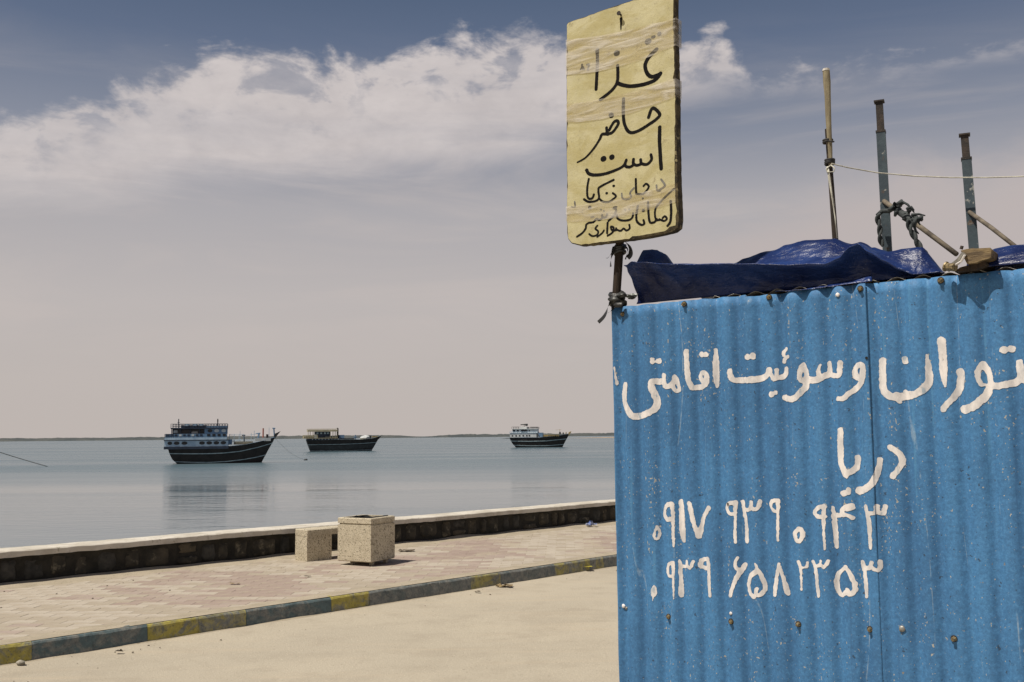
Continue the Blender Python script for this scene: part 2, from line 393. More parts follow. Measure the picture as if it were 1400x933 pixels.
def m_tarp():
    m, t, b = new_mat('blue_tarpaulin')
    v = t.new('ShaderNodeTexCoord').outputs['Object']
    n = t.noise(v, 3.5, 5, 0.6, 0.3)
    c = t.mix(t.mr(n, 0.35, 0.65, 0, 1, True), (0.004, 0.010, 0.058), (0.015, 0.038, 0.150))
    c = t.mix(t.mr(t.noise(v, 170, 2, 0.5), 0.70, 0.73, 0, 0.5), c, (0.20, 0.27, 0.45))
    t.put(b.inputs['Base Color'], c); b.inputs['Roughness'].default_value = 0.33
    b.inputs['Specular IOR Level'].default_value = 0.42
    bn = t.new('ShaderNodeBump'); bn.inputs['Distance'].default_value = 0.008
    h = t.math('ADD', t.noise(t.mapv(v, scale=(1, 1.8, 1.8)), 14, 5, 0.62, 0.6), t.math('MULTIPLY', t.noise(v, 60, 3, 0.6), 0.18))
    t.put(bn.inputs['Height'], h); t.put(b.inputs['Normal'], bn.outputs[0])
    return m
M_TARP = m_tarp()
def m_board():
    m, t, b = new_mat('yellowed_sign_board')
    v = t.new('ShaderNodeTexCoord').outputs['Object']
    c = t.mix(t.mr(t.noise(v, 9, 5, 0.6, 0.3), 0.35, 0.66, 0, 1, True), (0.53, 0.48, 0.275), (0.43, 0.38, 0.185))
    c = t.mix(t.mr(t.noise(v, 30, 5, 0.7), 0.45, 0.7, 0, 0.45), c, (0.50, 0.455, 0.30))
    c = t.mix(t.mr(t.noise(v, 20, 6, 0.78), 0.585, 0.68, 0, 0.75), c, (0.20, 0.15, 0.07))
    c = t.mix(t.mr(t.noise(t.mapv(v, scale=(1, 1, 2.2)), 4.5, 5, 0.65, 0.5), 0.48, 0.62, 0, 0.65, True), c, (0.40, 0.34, 0.14))
    c = t.mix(t.mr(t.noise(v, 150, 2, 0.5), 0.62, 0.7, 0, 0.35), c, (0.25, 0.21, 0.11))
    t.put(b.inputs['Base Color'], c); b.inputs['Roughness'].default_value = 0.7
    bn = t.new('ShaderNodeBump'); bn.inputs['Distance'].default_value = 0.0015
    t.put(bn.inputs['Height'], t.noise(v, 40, 5, 0.7)); t.put(b.inputs['Normal'], bn.outputs[0])
    return m
M_BOARD = m_board()
M_BEDGE = simple('worn_board_edge', (0.10, 0.075, 0.035), (0.03, 0.024, 0.014), 25, 0.95, 0.006, 60, spots=[((0.30, 0.25, 0.13), 30, 0.60, 0.68)])
M_INK = simple('black_ink', (0.009, 0.008, 0.008), (0.013, 0.012, 0.012), 50, 1.0, spec=0.1)
M_INKF = simple('faded_ink', (0.085, 0.08, 0.08), (0.20, 0.19, 0.16), 60, 0.75)
def m_tape():
    m, t, b = new_mat('clear_packing_tape')
    v = t.new('ShaderNodeTexCoord').outputs['Object']
    fold = t.noise(t.mapv(v, scale=(0.55, 1, 3.4), rot=(0, R(7), 0)), 11, 5, 0.6, 0.8)
    c = t.mix(t.mr(fold, 0.38, 0.62), (0.52, 0.46, 0.34), (0.74, 0.69, 0.60))
    t.put(b.inputs['Base Color'], c); b.inputs['Roughness'].default_value = 0.28
    bn = t.new('ShaderNodeBump'); bn.inputs['Distance'].default_value = 0.004
    t.put(bn.inputs['Height'], fold); t.put(b.inputs['Normal'], bn.outputs[0])
    tr = t.new('ShaderNodeBsdfTransparent'); tr.inputs[0].default_value = (0.97, 0.94, 0.88, 1)
    mx = t.new('ShaderNodeMixShader'); t.put(mx.inputs[0], t.mr(fold, 0.40, 0.66, 0.16, 0.58))
    t.l.new(tr.outputs[0], mx.inputs[1]); t.l.new(b.outputs[0], mx.inputs[2])
    o = [n for n in m.node_tree.nodes if n.type == 'OUTPUT_MATERIAL'][0]
    t.l.new(mx.outputs[0], o.inputs[0])
    return m
M_TAPE = m_tape()
def m_water():
    m, t, b = new_mat('sea_water')
    v = t.new('ShaderNodeTexCoord').outputs['Object']
    big = t.noise(t.mapv(v, scale=(0.25, 1, 1)), 0.018, 4, 0.55, 0.6)
    bands = t.noise(t.mapv(v, scale=(0.10, 1, 1), loc=(4, 8, 0)), 0.045, 4, 0.6, 0.4)
    c = t.mix(t.mr(big, 0.35, 0.65), (0.080, 0.125, 0.150), (0.105, 0.150, 0.172))
    t.put(b.inputs['Base Color'], c)
    b.inputs['IOR'].default_value = 1.333
    wy = t.sep(v)[1]      # a breeze ruffles the open water, the shallows near the wall lie calmer
    rz_ = t.mr(t.math('ADD', wy, t.math('MULTIPLY', t.math('SUBTRACT', big, 0.5), 60.0)), 84, 120, 0.045, 0.22, True)
    t.put(b.inputs['Roughness'], t.math('ADD', rz_, t.mr(bands, 0.38, 0.62, 0.0, 0.07, True)))
    h1 = t.noise(t.mapv(v, scale=(0.55, 1, 1)), 1.1, 4, 0.6, 0.2)
    h2 = t.noise(t.mapv(v, scale=(0.6, 1, 1), rot=(0, 0, 0.4)), 4.2, 4, 0.6)
    h = t.math('ADD', t.math('MULTIPLY', h1, 0.12), t.math('MULTIPLY', h2, 0.028))
    h0 = t.noise(t.mapv(v, scale=(0.35, 1, 1), loc=(2, 5, 0)), 0.22, 3, 0.5, 0.3)
    h = t.math('ADD', h, t.math('MULTIPLY', h0, 0.30))
    h = t.math('MULTIPLY', h, t.mr(bands, 0.35, 0.65, 0.45, 1.3))
    h = t.math('MULTIPLY', h, t.mr(t.math('ADD', wy, t.math('MULTIPLY', t.math('SUBTRACT', big, 0.5), 60.0)), 84, 120, 0.20, 1.0, True))
    bn = t.new('ShaderNodeBump'); bn.inputs['Strength'].default_value = 1.0; bn.inputs['Distance'].default_value = 1.0
    t.put(bn.inputs['Height'], h); t.put(b.inputs['Normal'], bn.outputs[0])
    return m
M_WATER = m_water()

# ------------------------------------------------------------------ ground, promenade, sea
SEA = -2.6
kA = atz(0, 912, 0); kB = atz(845, 775, 0); KD = (kB-kA).normalized(); KN = Vector((-KD.y, KD.x, 0))    # KN points to the sea
wA = atz(0, 802.8, 0.13); wB = atz(845, 714.2, 0.13); WD = (wB-wA).normalized(); WN = Vector((-WD.y, WD.x, 0))
PZ = 0.13
def kp(s, o=0, z=0): p = kA + KD*s + KN*o; return (p.x, p.y, z)
def wp(s, o=0, z=0): p = wA + WD*s + WN*o; return (p.x, p.y, z)

b = MB()
Ks0, Ks1 = -60, 140
def roadfn(u, v):
    s = Ks0 + (Ks1-Ks0)*u; o = 0.06 - 30*(v**1.6)
    x, y, _ = kp(s, o)
    z = 0.010*mn.noise(Vector((x*0.5, y*0.5, 0))) * (1 if o < -0.25 else 0.4) + (0.012 if o > -0.1 else 0)
    return (x, y, z - 0.004)
b.grid(300, 60, roadfn)
road = b.build('road', M_ROAD, smooth=True); tag(road, kind='structure')
# ground under everything behind the camera
b = MB(); b.poly([kp(-900, 0.05, -0.06), kp(-900, -900, -0.06), kp(900, -900, -0.06), kp(900, 0.05, -0.06)][::-1])
tag(b.build('ground', M_SAND), kind='structure')

# kerb: single stones, painted blue and yellow in turn
kerb = thing('kerb', None, None); kerb['kind'] = 'structure'
def s_of(px, py):
    p = atz(px, py, 0); return (p-kA).dot(KD)
kb = [s_of(43, 905), s_of(198, 879), s_of(325, 858), s_of(432, 840.5), s_of(500, 830), s_of(622, 810), s_of(690, 800), s_of(745, 791), s_of(812, 780.5)]
cols = {}
def kerb_mat(s):
    seq = [(kb[0], M_KY), (kb[1], M_KB), (kb[1]+0.40, M_KY), (kb[2], M_KYW), (kb[3], M_KB), (kb[4]-0.1, M_KY), (kb[5], M_KBW), (kb[6], M_KYW), (kb[7], M_KBW), (kb[8], M_KYW)]
    for e_, m_ in seq:
        if s < e_: return m_
    return [M_KBW, M_KB, M_KYW][int((s-kb[8])/1.0) % 3]
s = kb[0] - 0.437*30; step = 0.437; km = {}
i = 0
while s < 75:
    mt_ = kerb_mat(s+step/2)
    if mt_.name not in km: km[mt_.name] = {}
    bb = MB()
    g = 0.0012; j = lambda a: random.uniform(-a, a)
    h = PZ + 0.012 + j(0.0015); f0 = j(0.0015)
    n = 6
    # stone with uneven worn top edge
    pts = []
    def fn(u, v, s=s, h=h, f0=f0, i=i):
        ss = s + g + (step-2*g)*u
        prof = [(f0-0.012, -0.08), (f0-0.004, 0.03), (f0+0.004, h-0.02), (f0+0.012, h-0.006), (f0+0.03, h), (f0+0.14, h), (f0+0.15, -0.08)]
        a = prof[round(v*6)]
        ns = mn.noise(Vector((ss*9, round(v*6)*1.3, i*0.7)))
        o_ = a[0] + 0.006*ns; z = a[1] + (0.007*ns if round(v*6) in (2, 3, 4) else 0)
        return kp(ss, o_, z)
    bb.grid(6, 6, fn)
    i0 = len(bb.v)
    for u in (0, 6):
        idx = [r*7+u for r in range(7)]
        bb.f.append(tuple(idx if u == 0 else idx[::-1])); bb.mi.append(0)
    bb.build('kerb_stone', mt_, kerb)
    s += step; i += 1

# promenade: sand bed with herringbone bricks laid in it
pav = MB()
def pbase(u, v):
    s_ = -60 + 200*u; a = kp(s_, 0.14); q = wp(s_-1.0, 0.02)
    x = a[0]+(q[0]-a[0])*v; y = a[1]+(q[1]-a[1])*v
    return (x, y, PZ - 0.0005)
pav.grid(100, 4, pbase)
pavement = pav.build('pavement', M_SAND, smooth=True); tag(pavement, kind='structure')
def inside(x, y):
    p = Vector((x, y, 0)); a = (p-kA).dot(KN); b_ = (p-wA).dot(WN); return a > 0.20 and b_ < -0.07
BL, BWd = 0.245, 0.145
PA = R(-3.0); ca, sa = math.cos(PA), math.sin(PA)
bricks = []
for kk in range(-60, 150):
    for m_ in range(-70, 100):
        vert = 0
        cx = (m_ + (0.5 if kk % 2 else 0.0))*BL + 0.012*mn.noise(Vector((kk, 0, 0))); cy = kk*BWd
        x = cx*ca - cy*sa; y = cx*sa + cy*ca
        x -= 2; y += 9
        if y < 3.8 or y > 26 or x < -8.5 or x > 11: continue
        if not inside(x, y): continue
        p = Vector((x, y, PZ)) - O; c = CR.transposed() @ p
        px = 700 + FPX*c.x/(-c.z)
        if px < -260 or px > 1050: continue
        bricks.append((x, y, vert, px))
def brick_mb(mb, x, y, vert, z, rot=0.0, mi=0):
    a = PA + (math.pi/2 if vert else 0) + rot
    M = Matrix.Translation((x, y, 0)) @ Matrix.Rotation(a, 4, 'Z')
    mb.box((-BL/2+0.002, -BWd/2+0.002, PZ-0.03), (BL/2-0.002, BWd/2-0.002, z), mi, M, bev=0.003)
bm_meshes = []
for mi_ in range(4):
    t_ = MB(); t_.box((-BL/2+0.002, -BWd/2+0.002, -0.03), (BL/2-0.002, BWd/2-0.002, 0.0), 0, None, bev=0.003)
    o_ = t_.build('paving_brick', M_PAVE[mi_]); bm_meshes.append(o_.data); bpy.data.objects.remove(o_)
def pcol(x, y):
    z = mn.noise(Vector((x*1.0, y*1.0, 5)))*0.9 + mn.noise(Vector((x*2.2, y*5, 2)))*0.6 + random.uniform(-0.25, 0.25)
    if z > 0.22: return 1
    if z > 0.08: return 3
    return 2 if random.random() < 0.33 else 0
def seen_(b_): return (0 if -10 < b_[3] < 850 else 100) + math.hypot(b_[0], b_[1])
bricks.sort(key=seen_)
def bh(x, y):
    # bricks sink under blown sand towards the sea wall and in patches
    p = Vector((x, y, 0)); dw = -(p-wA).dot(WN)
    return PZ + random.uniform(0.0006, 0.0026)
for (x, y, vert, px) in bricks[:296]:
    o_ = bpy.data.objects.new('paving_brick', bm_meshes[pcol(x, y)]); COL.objects.link(o_)
    o_.parent = pavement; o_.location = (x, y, bh(x, y))
    o_.rotation_euler = (random.uniform(-.008, .008), random.uniform(-.006, .006), PA + (math.pi/2 if vert else 0) + random.uniform(-.012, .012))
far = MB()
for (x, y, vert, px) in bricks[296:]:
    brick_mb(far, x, y, vert, bh(x, y), random.uniform(-.012, .012), pcol(x, y))
tag(far.build('paving_bricks', M_PAVE, pavement), kind='stuff')
# sand blown against the foot of the wall and over the kerb joint
b = MB()
def drift(u, v):
    s_ = -25 + 80*u; wd = 0.35 + 0.28*mn.noise(Vector((s_*0.9, 3, 0))) + 0.10*mn.noise(Vector((s_*4, 1, 0)))
    wd = max(wd, 0.08); x, y, _ = wp(s_, 0.01 - wd*v)
    hgt = 0.035*(1+0.6*mn.noise(Vector((s_*1.7, 9, 0))))
    return (x, y, PZ + 0.002 + hgt*(1-v)**1.7 - 0.006*v)
b.grid(700, 6, drift)
dr = b.build('sand_drift', M_SAND, smooth=True); tag(dr, 'pale sand blown against the foot of the low sea wall', 'sand', kind='stuff')
b = MB()
def drift2(u, v):
    s_ = -25 + 80*u; wd = 0.09 + 0.07*mn.noise(Vector((s_*1.4, 13, 0))) + 0.035*mn.noise(Vector((s_*7, 1, 0)))
    x, y, _ = kp(s_, -0.005 - max(wd, 0.02)*v)
    return (x, y, 0.002 + 0.012*(1+0.7*mn.noise(Vector((s_*2.3, 4, 0))))*(1-v)**1.5 - 0.008*v)
b.grid(900, 4, drift2)
dr = b.build('gutter_sand', M_SAND, smooth=True); tag(dr, 'fine sand gathered in the gutter below the painted kerb', 'sand', kind='stuff')
b = MB()
def drift3(u, v):
    s_ = -25 + 80*u; wd = 0.16 + 0.09*mn.noise(Vector((s_*1.1, 23, 0))) + 0.05*mn.noise(Vector((s_*6, 1, 3)))
    x, y, _ = kp(s_, 0.024 + (0.12+max(wd, 0.02))*v)
    return (x, y, PZ + 0.0155 - 0.013*v**2)
b.grid(900, 4, drift3)
dr = b.build('verge_sand', M_SAND, smooth=True); tag(dr, 'dusty sand lying along the top of the kerb', 'sand', kind='stuff')

# sea wall
sw = thing('sea_wall', 'low rubble stone sea wall under a pale concrete coping', 'wall')
def zat(px, py, P):
    d = ray(px, py); t_ = P.y/d.y; return EYE + d.z*t_
ztA = zat(0, 753.7, wA); zuA = zat(0, 761.4, wA); ztB = zat(845, 685.6, wB); zuB = zat(845, 691.5, wB)
ZT = (ztA+ztB)/2; ZU = (zuA+zuB)/2
b = MB()
def core(u, v):
    s_ = -60+200*u; z = -0.1 + (ZU+0.02+0.1)*v; return wp(s_, 0.05+0.012*mn.noise(Vector((s_*4, z*7, 1))), z)
b.grid(500, 6, core)
b.grid(1, 1, lambda u, v: wp(-60+200*u, 0.30, SEA-1+(ZU+0.02-SEA+1)*v))
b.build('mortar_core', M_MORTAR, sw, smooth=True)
# coping in lengths
s = -20.0; jt = (lambda p: (p-wA).dot(WD))(atz(275, 772, PZ)); first = True
cuts = [jt + 2.95*q for q in range(-9, 20)]
for q in range(len(cuts)-1):
    a0, a1 = cuts[q]+0.003, cuts[q+1]-0.003
    bb = MB()
    prof = [(-0.035, ZU), (-0.035, ZT-0.010), (-0.025, ZT-0.001), (0.14, ZT+0.004), (0.335, ZT), (0.345, ZT-0.01), (0.345, ZU)]
    n_ = 44
    def fn(u, v, a0=a0, a1=a1):
        s_ = a0+(a1-a0)*u; r = round(v*6); o_, z = prof[r]
        k1 = mn.noise(Vector((s_*6, r*0.8, 4))); k2 = mn.noise(Vector((s_*23, r, 8)))
        return wp(s_, o_ + 0.008*k1 + 0.004*k2, z + (0.006*k1+0.005*k2)*(1 if r in (0, 1, 2) else 0.5) + 0.010*mn.noise(Vector((s_*0.6, 2, 7))))
    bb.grid(n_, 6, fn)
    for u in (0, n_):
        idx = [r*(n_+1)+u for r in range(7)]; bb.f.append(tuple(idx if u == 0 else idx[::-1])); bb.mi.append(0)
    lo = [0*(n_+1)+u for u in range(n_+1)] + [6*(n_+1)+u for u in range(n_, -1, -1)]
    bb.f.append(tuple(lo[::-1])); bb.mi.append(0)
    bb.build('coping', M_CAP, sw, smooth=False)
# rubble stones: irregular faces in one to two courses
s = -11.0; H0, H1 = PZ-0.02, ZU-0.004
cnt = 0
def stone(s0, s1, z0, z1, seed):
    bb = MB(); nx, nz = 7, 6
    pr = random.uniform(0.012, 0.045)
    def fn(u, v):
        uu = u*2-1; vv = v*2-1
        rx = (s1-s0)/2*(1-0.16*abs(vv)**4+0.16*mn.noise(Vector((vv*1.8+seed*2, seed, 2)))) ; rz = (z1-z0)/2*(1-0.12*abs(uu)**4+0.14*mn.noise(Vector((uu*2+seed*5, 8, seed))))
        ed = max(abs(uu), abs(vv))
        k1 = mn.noise(Vector((uu*1.3+seed*3.3, vv*1.3, seed)))
        off = 0.052 - pr*(1-ed**4) - 0.022*k1*(1-ed**6)
        if ed > 0.99: off = 0.075
        return wp((s0+s1)/2+uu*rx*(1+0.12*k1), off, (z0+z1)/2+vv*rz*(1+0.12*mn.noise(Vector((vv+seed, uu, 5)))))
    bb.grid(nx, nz, fn)
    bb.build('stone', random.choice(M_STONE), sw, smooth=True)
while s < 17.5:
    wv = random.choice([0.16, 0.2, 0.24, 0.3, 0.38]) * random.uniform(0.9, 1.1)
    g = random.uniform(0.010, 0.028)
    if wv > 0.27 and random.random() < 0.25:
        zm = H0 + (H1-H0)*random.uniform(0.4, 0.6)
        stone(s+g, s+wv-g, H0+0.05, zm-g*0.6, cnt); cnt += 1
        stone(s+g, s+wv-g, zm+g*0.6, H1, cnt); cnt += 1
    else:
        stone(s+g, s+wv-g, H0+random.uniform(0.03, 0.08), H1-random.uniform(0, 0.03), cnt); cnt += 1
    s += wv + random.choice([0, 0, 0.03])

# sea and what lies beyond
b = MB(); b.grid(1, 1, lambda u, v: (-9000+18000*u, -400+11000*v, SEA))
tag(b.build('sea', M_WATER), kind='structure')
M_SHORE = simple('mangrove_shore', (0.045, 0.055, 0.058), (0.075, 0.08, 0.075), 0.02, 0.95)  # greyed colour stands in for haze over the distant mangroves
M_BAR = simple('sandbar_sand', (0.33, 0.25, 0.17), (0.26, 0.2, 0.14), 0.05, 0.95)
def shore(name, Y0, depth, x0, x1, hf, mat, n=1500):
    b = MB()
    def fn(u, v):
        x = x0+(x1-x0)*u; h = hf(x); prof = [(0, 0), (0.15, 0.75), (0.4, 1.0), (0.8, 0.8), (1, 0)]
        o_, q = prof[round(v*4)]
        return (x, Y0 + depth*o_ + 60*mn.noise(Vector((x*0.002, 1, 1))), SEA-0.3 + (h+0.3)*q)
    b.grid(n, 4, fn); return tag(b.build(name, mat, smooth=True), kind='structure')
def hsh(x):
    h = 7.6 + 1.4*mn.noise(Vector((x*0.012, 0, 0))) + 1.3*mn.noise(Vector((x*0.05, 3, 0))) + 0.9*mn.noise(Vector((x*0.18, 7, 0)))
    gap = math.exp(-((x+235)/60)**2)
    return max(1.3, h*(1-0.62*gap))
shore('far_shore', 2500, 150, -4500, 4500, hsh, M_SHORE, 5000)
def hbar(x):
    return 0.9*min(1, max(0, (x-55)/60)) + 0.5*mn.noise(Vector((x*0.02, 0, 3)))
shore('sandbar', 1150, 60, 58, 900, hbar, M_BAR, 400)
shore('mud_spit', 1180, 25, -14, 6, lambda x: 1.0*math.exp(-((x+4)/7)**2), M_SHORE, 30)

# ------------------------------------------------------------------ bench and bin
def yawframe(p, d): return Matrix(((d.x, -d.y, 0, p.x), (d.y, d.x, 0, p.y), (0, 0, 1, p.z), (0, 0, 0, 1)))
def soft_box(mb, a, b_, bev, M=None):
    """box with all twelve edges chamfered"""
    x0, y0, z0 = a; x1, y1, z1 = b_; c = bev; vid = {}
    pts = []
    for sx in (0, 1):
        for sy in (0, 1):
            for sz in (0, 1):
                X = x1 if sx else x0; Y = y1 if sy else y0; Z = z1 if sz else z0
                ix = -c if sx else c; iy = -c if sy else c; iz = -c if sz else c
                for ax in range(3):
                    p = [X+ix, Y+iy, Z+iz]; p[ax] = (X, Y, Z)[ax]
                    vid[(sx, sy, sz, ax)] = len(mb.v)+len(pts); pts.append(tuple(M @ Vector(p)) if M else tuple(p))
    mb.v += pts
    F = []
    for sz in (0, 1): F.append([vid[(0,0,sz,2)], vid[(1,0,sz,2)], vid[(1,1,sz,2)], vid[(0,1,sz,2)]][::1 if sz else -1])
    for sy in (0, 1): F.append([vid[(0,sy,0,1)], vid[(1,sy,0,1)], vid[(1,sy,1,1)], vid[(0,sy,1,1)]][::-1 if sy else 1])
    for sx in (0, 1): F.append([vid[(sx,0,0,0)], vid[(sx,1,0,0)], vid[(sx,1,1,0)], vid[(sx,0,1,0)]][::1 if sx else -1])
    for a_ in (0, 1):
        for b__ in (0, 1):
            F.append([vid[(a_,b__,0,0)], vid[(a_,b__,1,0)], vid[(a_,b__,1,1)], vid[(a_,b__,0,1)]][::1 if a_ != b__ else -1])
            F.append([vid[(a_,0,b__,0)], vid[(a_,1,b__,0)], vid[(a_,1,b__,2)], vid[(a_,0,b__,2)]][::-1 if a_ != b__ else 1])
            F.append([vid[(0,a_,b__,1)], vid[(1,a_,b__,1)], vid[(1,a_,b__,2)], vid[(0,a_,b__,2)]][::1 if a_ != b__ else -1])
            for c_ in (0, 1):
                F.append([vid[(a_,b__,c_,0)], vid[(a_,b__,c_,1)], vid[(a_,b__,c_,2)]][::1 if (a_+b__+c_) % 2 else -1])
    for f in F: mb.f.append(tuple(f)); mb.mi.append(0)
c0 = atz(461.5, 768.5, PZ+0.035); c1 = atz(508.3, 771.5, PZ+0.035); c2 = atz(541.8, 765.5, PZ+0.035)
du = (c1-c0); du.z = 0; wA_ = du.length; du.normalize()
dv = Vector((-du.y, du.x, 0))
BWID = 0.47
zt = zat(508.3, 709.5, c1)
fr = Matrix(((du.x, dv.x, 0, c0.x), (du.y, dv.y, 0, c0.y), (0, 0, 1, PZ), (0, 0, 0, 1)))
binn = thing('litter_bin', 'square exposed aggregate concrete bin with open top and a groove below the rim', 'litter bin', fr)
Hb = zt - PZ; W = BWID; wl = 0.045
b = MB(fr)
gz = Hb - 0.072
# outer shell with a shallow groove, open top
def sqr(q, z): return [(q, q, z), (W-q, q, z), (W-q, W-q, z), (q, W-q, z)]
rings = [sqr(0.012, 0.048), sqr(0.0, 0.058), sqr(0.0, gz-0.008), sqr(0.016, gz-0.004), sqr(0.016, gz+0.008), sqr(0.0, gz+0.012), sqr(0.0, Hb-0.008), sqr(0.008, Hb)]
i0 = len(b.v)
for r in rings: b.v += r
for r in range(len(rings)-1):
    for q in range(4): b.f.append((i0+r*4+q, i0+r*4+(q+1) % 4, i0+r*4+4+(q+1) % 4, i0+r*4+4+q)); b.mi.append(0)
b.f.append((i0+3, i0+2, i0+1, i0)); b.mi.append(0)
# rim with a notch worn at the front corner, inside walls and floor
i1 = len(b.v); b.v += sqr(wl, Hb); b.v += sqr(wl, 0.12)
last = i0+(len(rings)-1)*4
for q in range(4):
    b.f.append((last+q, last+(q+1) % 4, i1+(q+1) % 4, i1+q)); b.mi.append(0)
    b.f.append((i1+q, i1+(q+1) % 4, i1+4+(q+1) % 4, i1+4+q)); b.mi.append(0)
b.f.append((i1+4, i1+5, i1+6, i1+7)); b.mi.append(0)
b.build('bin_body', M_TERR, binn)
for (x, y) in ((0.05, 0.05), (W-0.15, 0.05), (0.05, W-0.15), (W-0.15, W-0.15)):
    f = MB(fr); f.box((x+0.04, y+0.07, -0.01), (x+0.08, y+0.11, 0.049)); f.build('foot', M_TERR, binn)
lin = MB(fr)
def lf(u, v):
    a = 2*math.pi*u; rr = (W/2-wl-0.012); c_, s_ = math.cos(a), math.sin(a); q = rr/max(abs(c_), abs(s_))
    return (W/2+c_*q, W/2+s_*q, Hb-0.03+0.035*mn.noise(Vector((c_*2, s_*2, 1)))+0.02 - v*0.3)
lin.grid(32, 3, lf); lin.build('bin_liner', M_RUBBER, binn, smooth=True)

# bench
e0 = atz(398, 766.5, PZ); e1 = atz(419.5, 768.5, PZ); e2 = atz(444.5, 763.5, PZ)
bd = WD.copy(); bnrm = Vector((-bd.y, bd.x, 0))
zb = zat(419.5, 725.0, e1)
frb = Matrix(((bd.x, bnrm.x, 0, e1.x), (bd.y, bnrm.y, 0, e1.y), (0, 0, 1, PZ), (0, 0, 0, 1)))
bench = thing('concrete_bench', 'backless exposed aggregate concrete bench between the bin and the sea wall', 'bench', frb)
Hs = zb - PZ; BD = (e1-e0).length; BD = abs((e0-e1).dot(bnrm)); leg = (e2-e1).dot(bd)
b = MB(frb); b.box((0, 0, Hs-0.075), (1.05, BD, Hs), bev=0.008); b.build('seat_slab', M_TERR, bench)
for x0 in (0.003, 1.047-leg):
    b = MB(frb); b.box((x0, 0.003, -0.02), (x0+leg, BD-0.003, Hs-0.0755), bev=0.0); b.build('leg', M_TERR, bench)

# ------------------------------------------------------------------ litter and stones
M_PEB = simple('pebble', (0.22, 0.18, 0.13), (0.12, 0.1, 0.08), 12, 0.9)
b = MB()
rs = random.Random(5)
for q in range(150):
    if rs.random() < 0.5:
        s_ = rs.uniform(-3, 13); o_ = -abs(rs.gauss(0.05, 0.25)); x, y, z = kp(s_, o_-0.03, 0.004)
    else:
        s_ = rs.uniform(-3, 12); o_ = -abs(rs.gauss(0, 0.7)); x, y, z = wp(s_, o_-0.06, PZ+0.006)
        if not inside(x, y): continue
    b.blob((x, y, z), rs.choice([0.003, 0.004, 0.005, 0.008]), q, 1, 0.2, (1.3, 1, 0.7))
tag(b.build('pebbles', M_PEB, smooth=True), 'tiny pebbles and grit scattered on road and promenade', 'pebbles', kind='stuff')
def ground_pt(px, py, z): return atz(px, py, z)
p = atz(28, 909, 0.01); st = thing('stone', 'pale fist sized stone in the gutter at the yellow end of the kerb', 'stone', Matrix.Translation(p))
b = MB(Matrix.Translation(p)); b.blob((0, 0, 0.012), 0.026, 3, 2, 0.2, (1.2, 1, 0.75)); b.build('stone_body', M_KCONC and simple('grey_stone', (0.36, 0.33, 0.27), (0.2, 0.18, 0.14), 30, 0.9), st, smooth=True)
def scraps(name, label, cat, px, py, z, mat, n, r, seed, flat=0.5, up=0.0):
    P = atz(px, py, z); o_ = thing(name, label, cat, Matrix.Translation(P)); rr = random.Random(seed)
    b = MB(Matrix.Translation(P))
    def fn(u, v):
        a = (u-0.5)*2; c = (v-0.5)*2
        q = Vector((a*2+seed, c*2, seed))
        return (a*r+0.4*r*mn.noise(q), c*r*0.55+0.4*r*mn.noise(q+Vector((5, 0, 0))), 0.003+abs(r*flat*(0.5+1.4*mn.noise(q*1.5+Vector((0, 5, 0)))))+up)
    b.grid(n, n, fn); b.build(cat.split()[-1]+'_sheet', mat, o_, smooth=False); return o_
M_YW = simple('yellow_plastic', (0.50, 0.43, 0.06), (0.30, 0.26, 0.05), 20, 0.4)
M_BW = simple('blue_white_plastic', (0.10, 0.16, 0.42), (0.60, 0.62, 0.66), 18, 0.35)
M_LEAF = simple('dry_leaf', (0.30, 0.22, 0.10), (0.12, 0.085, 0.05), 30, 0.9)
M_DK = simple('dark_scrap', (0.05, 0.04, 0.03), (0.12, 0.09, 0.06), 30, 0.9)
scraps('yellow_wrapper', 'crumpled yellow wrapper leaning on the kerb near the blue hut', 'wrapper', 800, 781.5, 0.004, M_YW, 6, 0.085, 2, 1.3)
scraps('crushed_bottle', 'crushed blue and white plastic bottle at the foot of the sea wall', 'bottle', 809, 720, PZ+0.01, M_BW, 6, 0.085, 5, 0.8)
scraps('dry_leaf', 'curled tan leaf lying on the road below the kerb', 'leaf', 690, 802.5, 0.006, M_LEAF, 5, 0.085, 9, 0.3)
scraps('dry_leaf', 'small dark leaf on the road left of the curled tan leaf', 'leaf', 653, 810, 0.006, M_DK, 4, 0.03, 4, 0.5)
scraps('dry_leaf', 'dark curled leaf on the road below the blue kerb stones', 'leaf', 163, 892.5, 0.006, M_DK, 4, 0.028, 12, 0.7)
scraps('cardboard_scrap', 'flattened brown scrap on the bricks just right of the bin', 'scrap', 556, 753.5, PZ+0.008, M_DK, 5, 0.10, 17, 0.15)
scraps('stick', 'thin dark stick lying on the bricks below the bench', 'stick', 420, 788.3, PZ+0.008, M_DK, 3, 0.035, 21, 0.2)
scraps('stick', 'brown twig on the promenade bricks left of the bench', 'stick', 321, 798.5, PZ+0.008, M_LEAF, 3, 0.05, 23, 0.15)

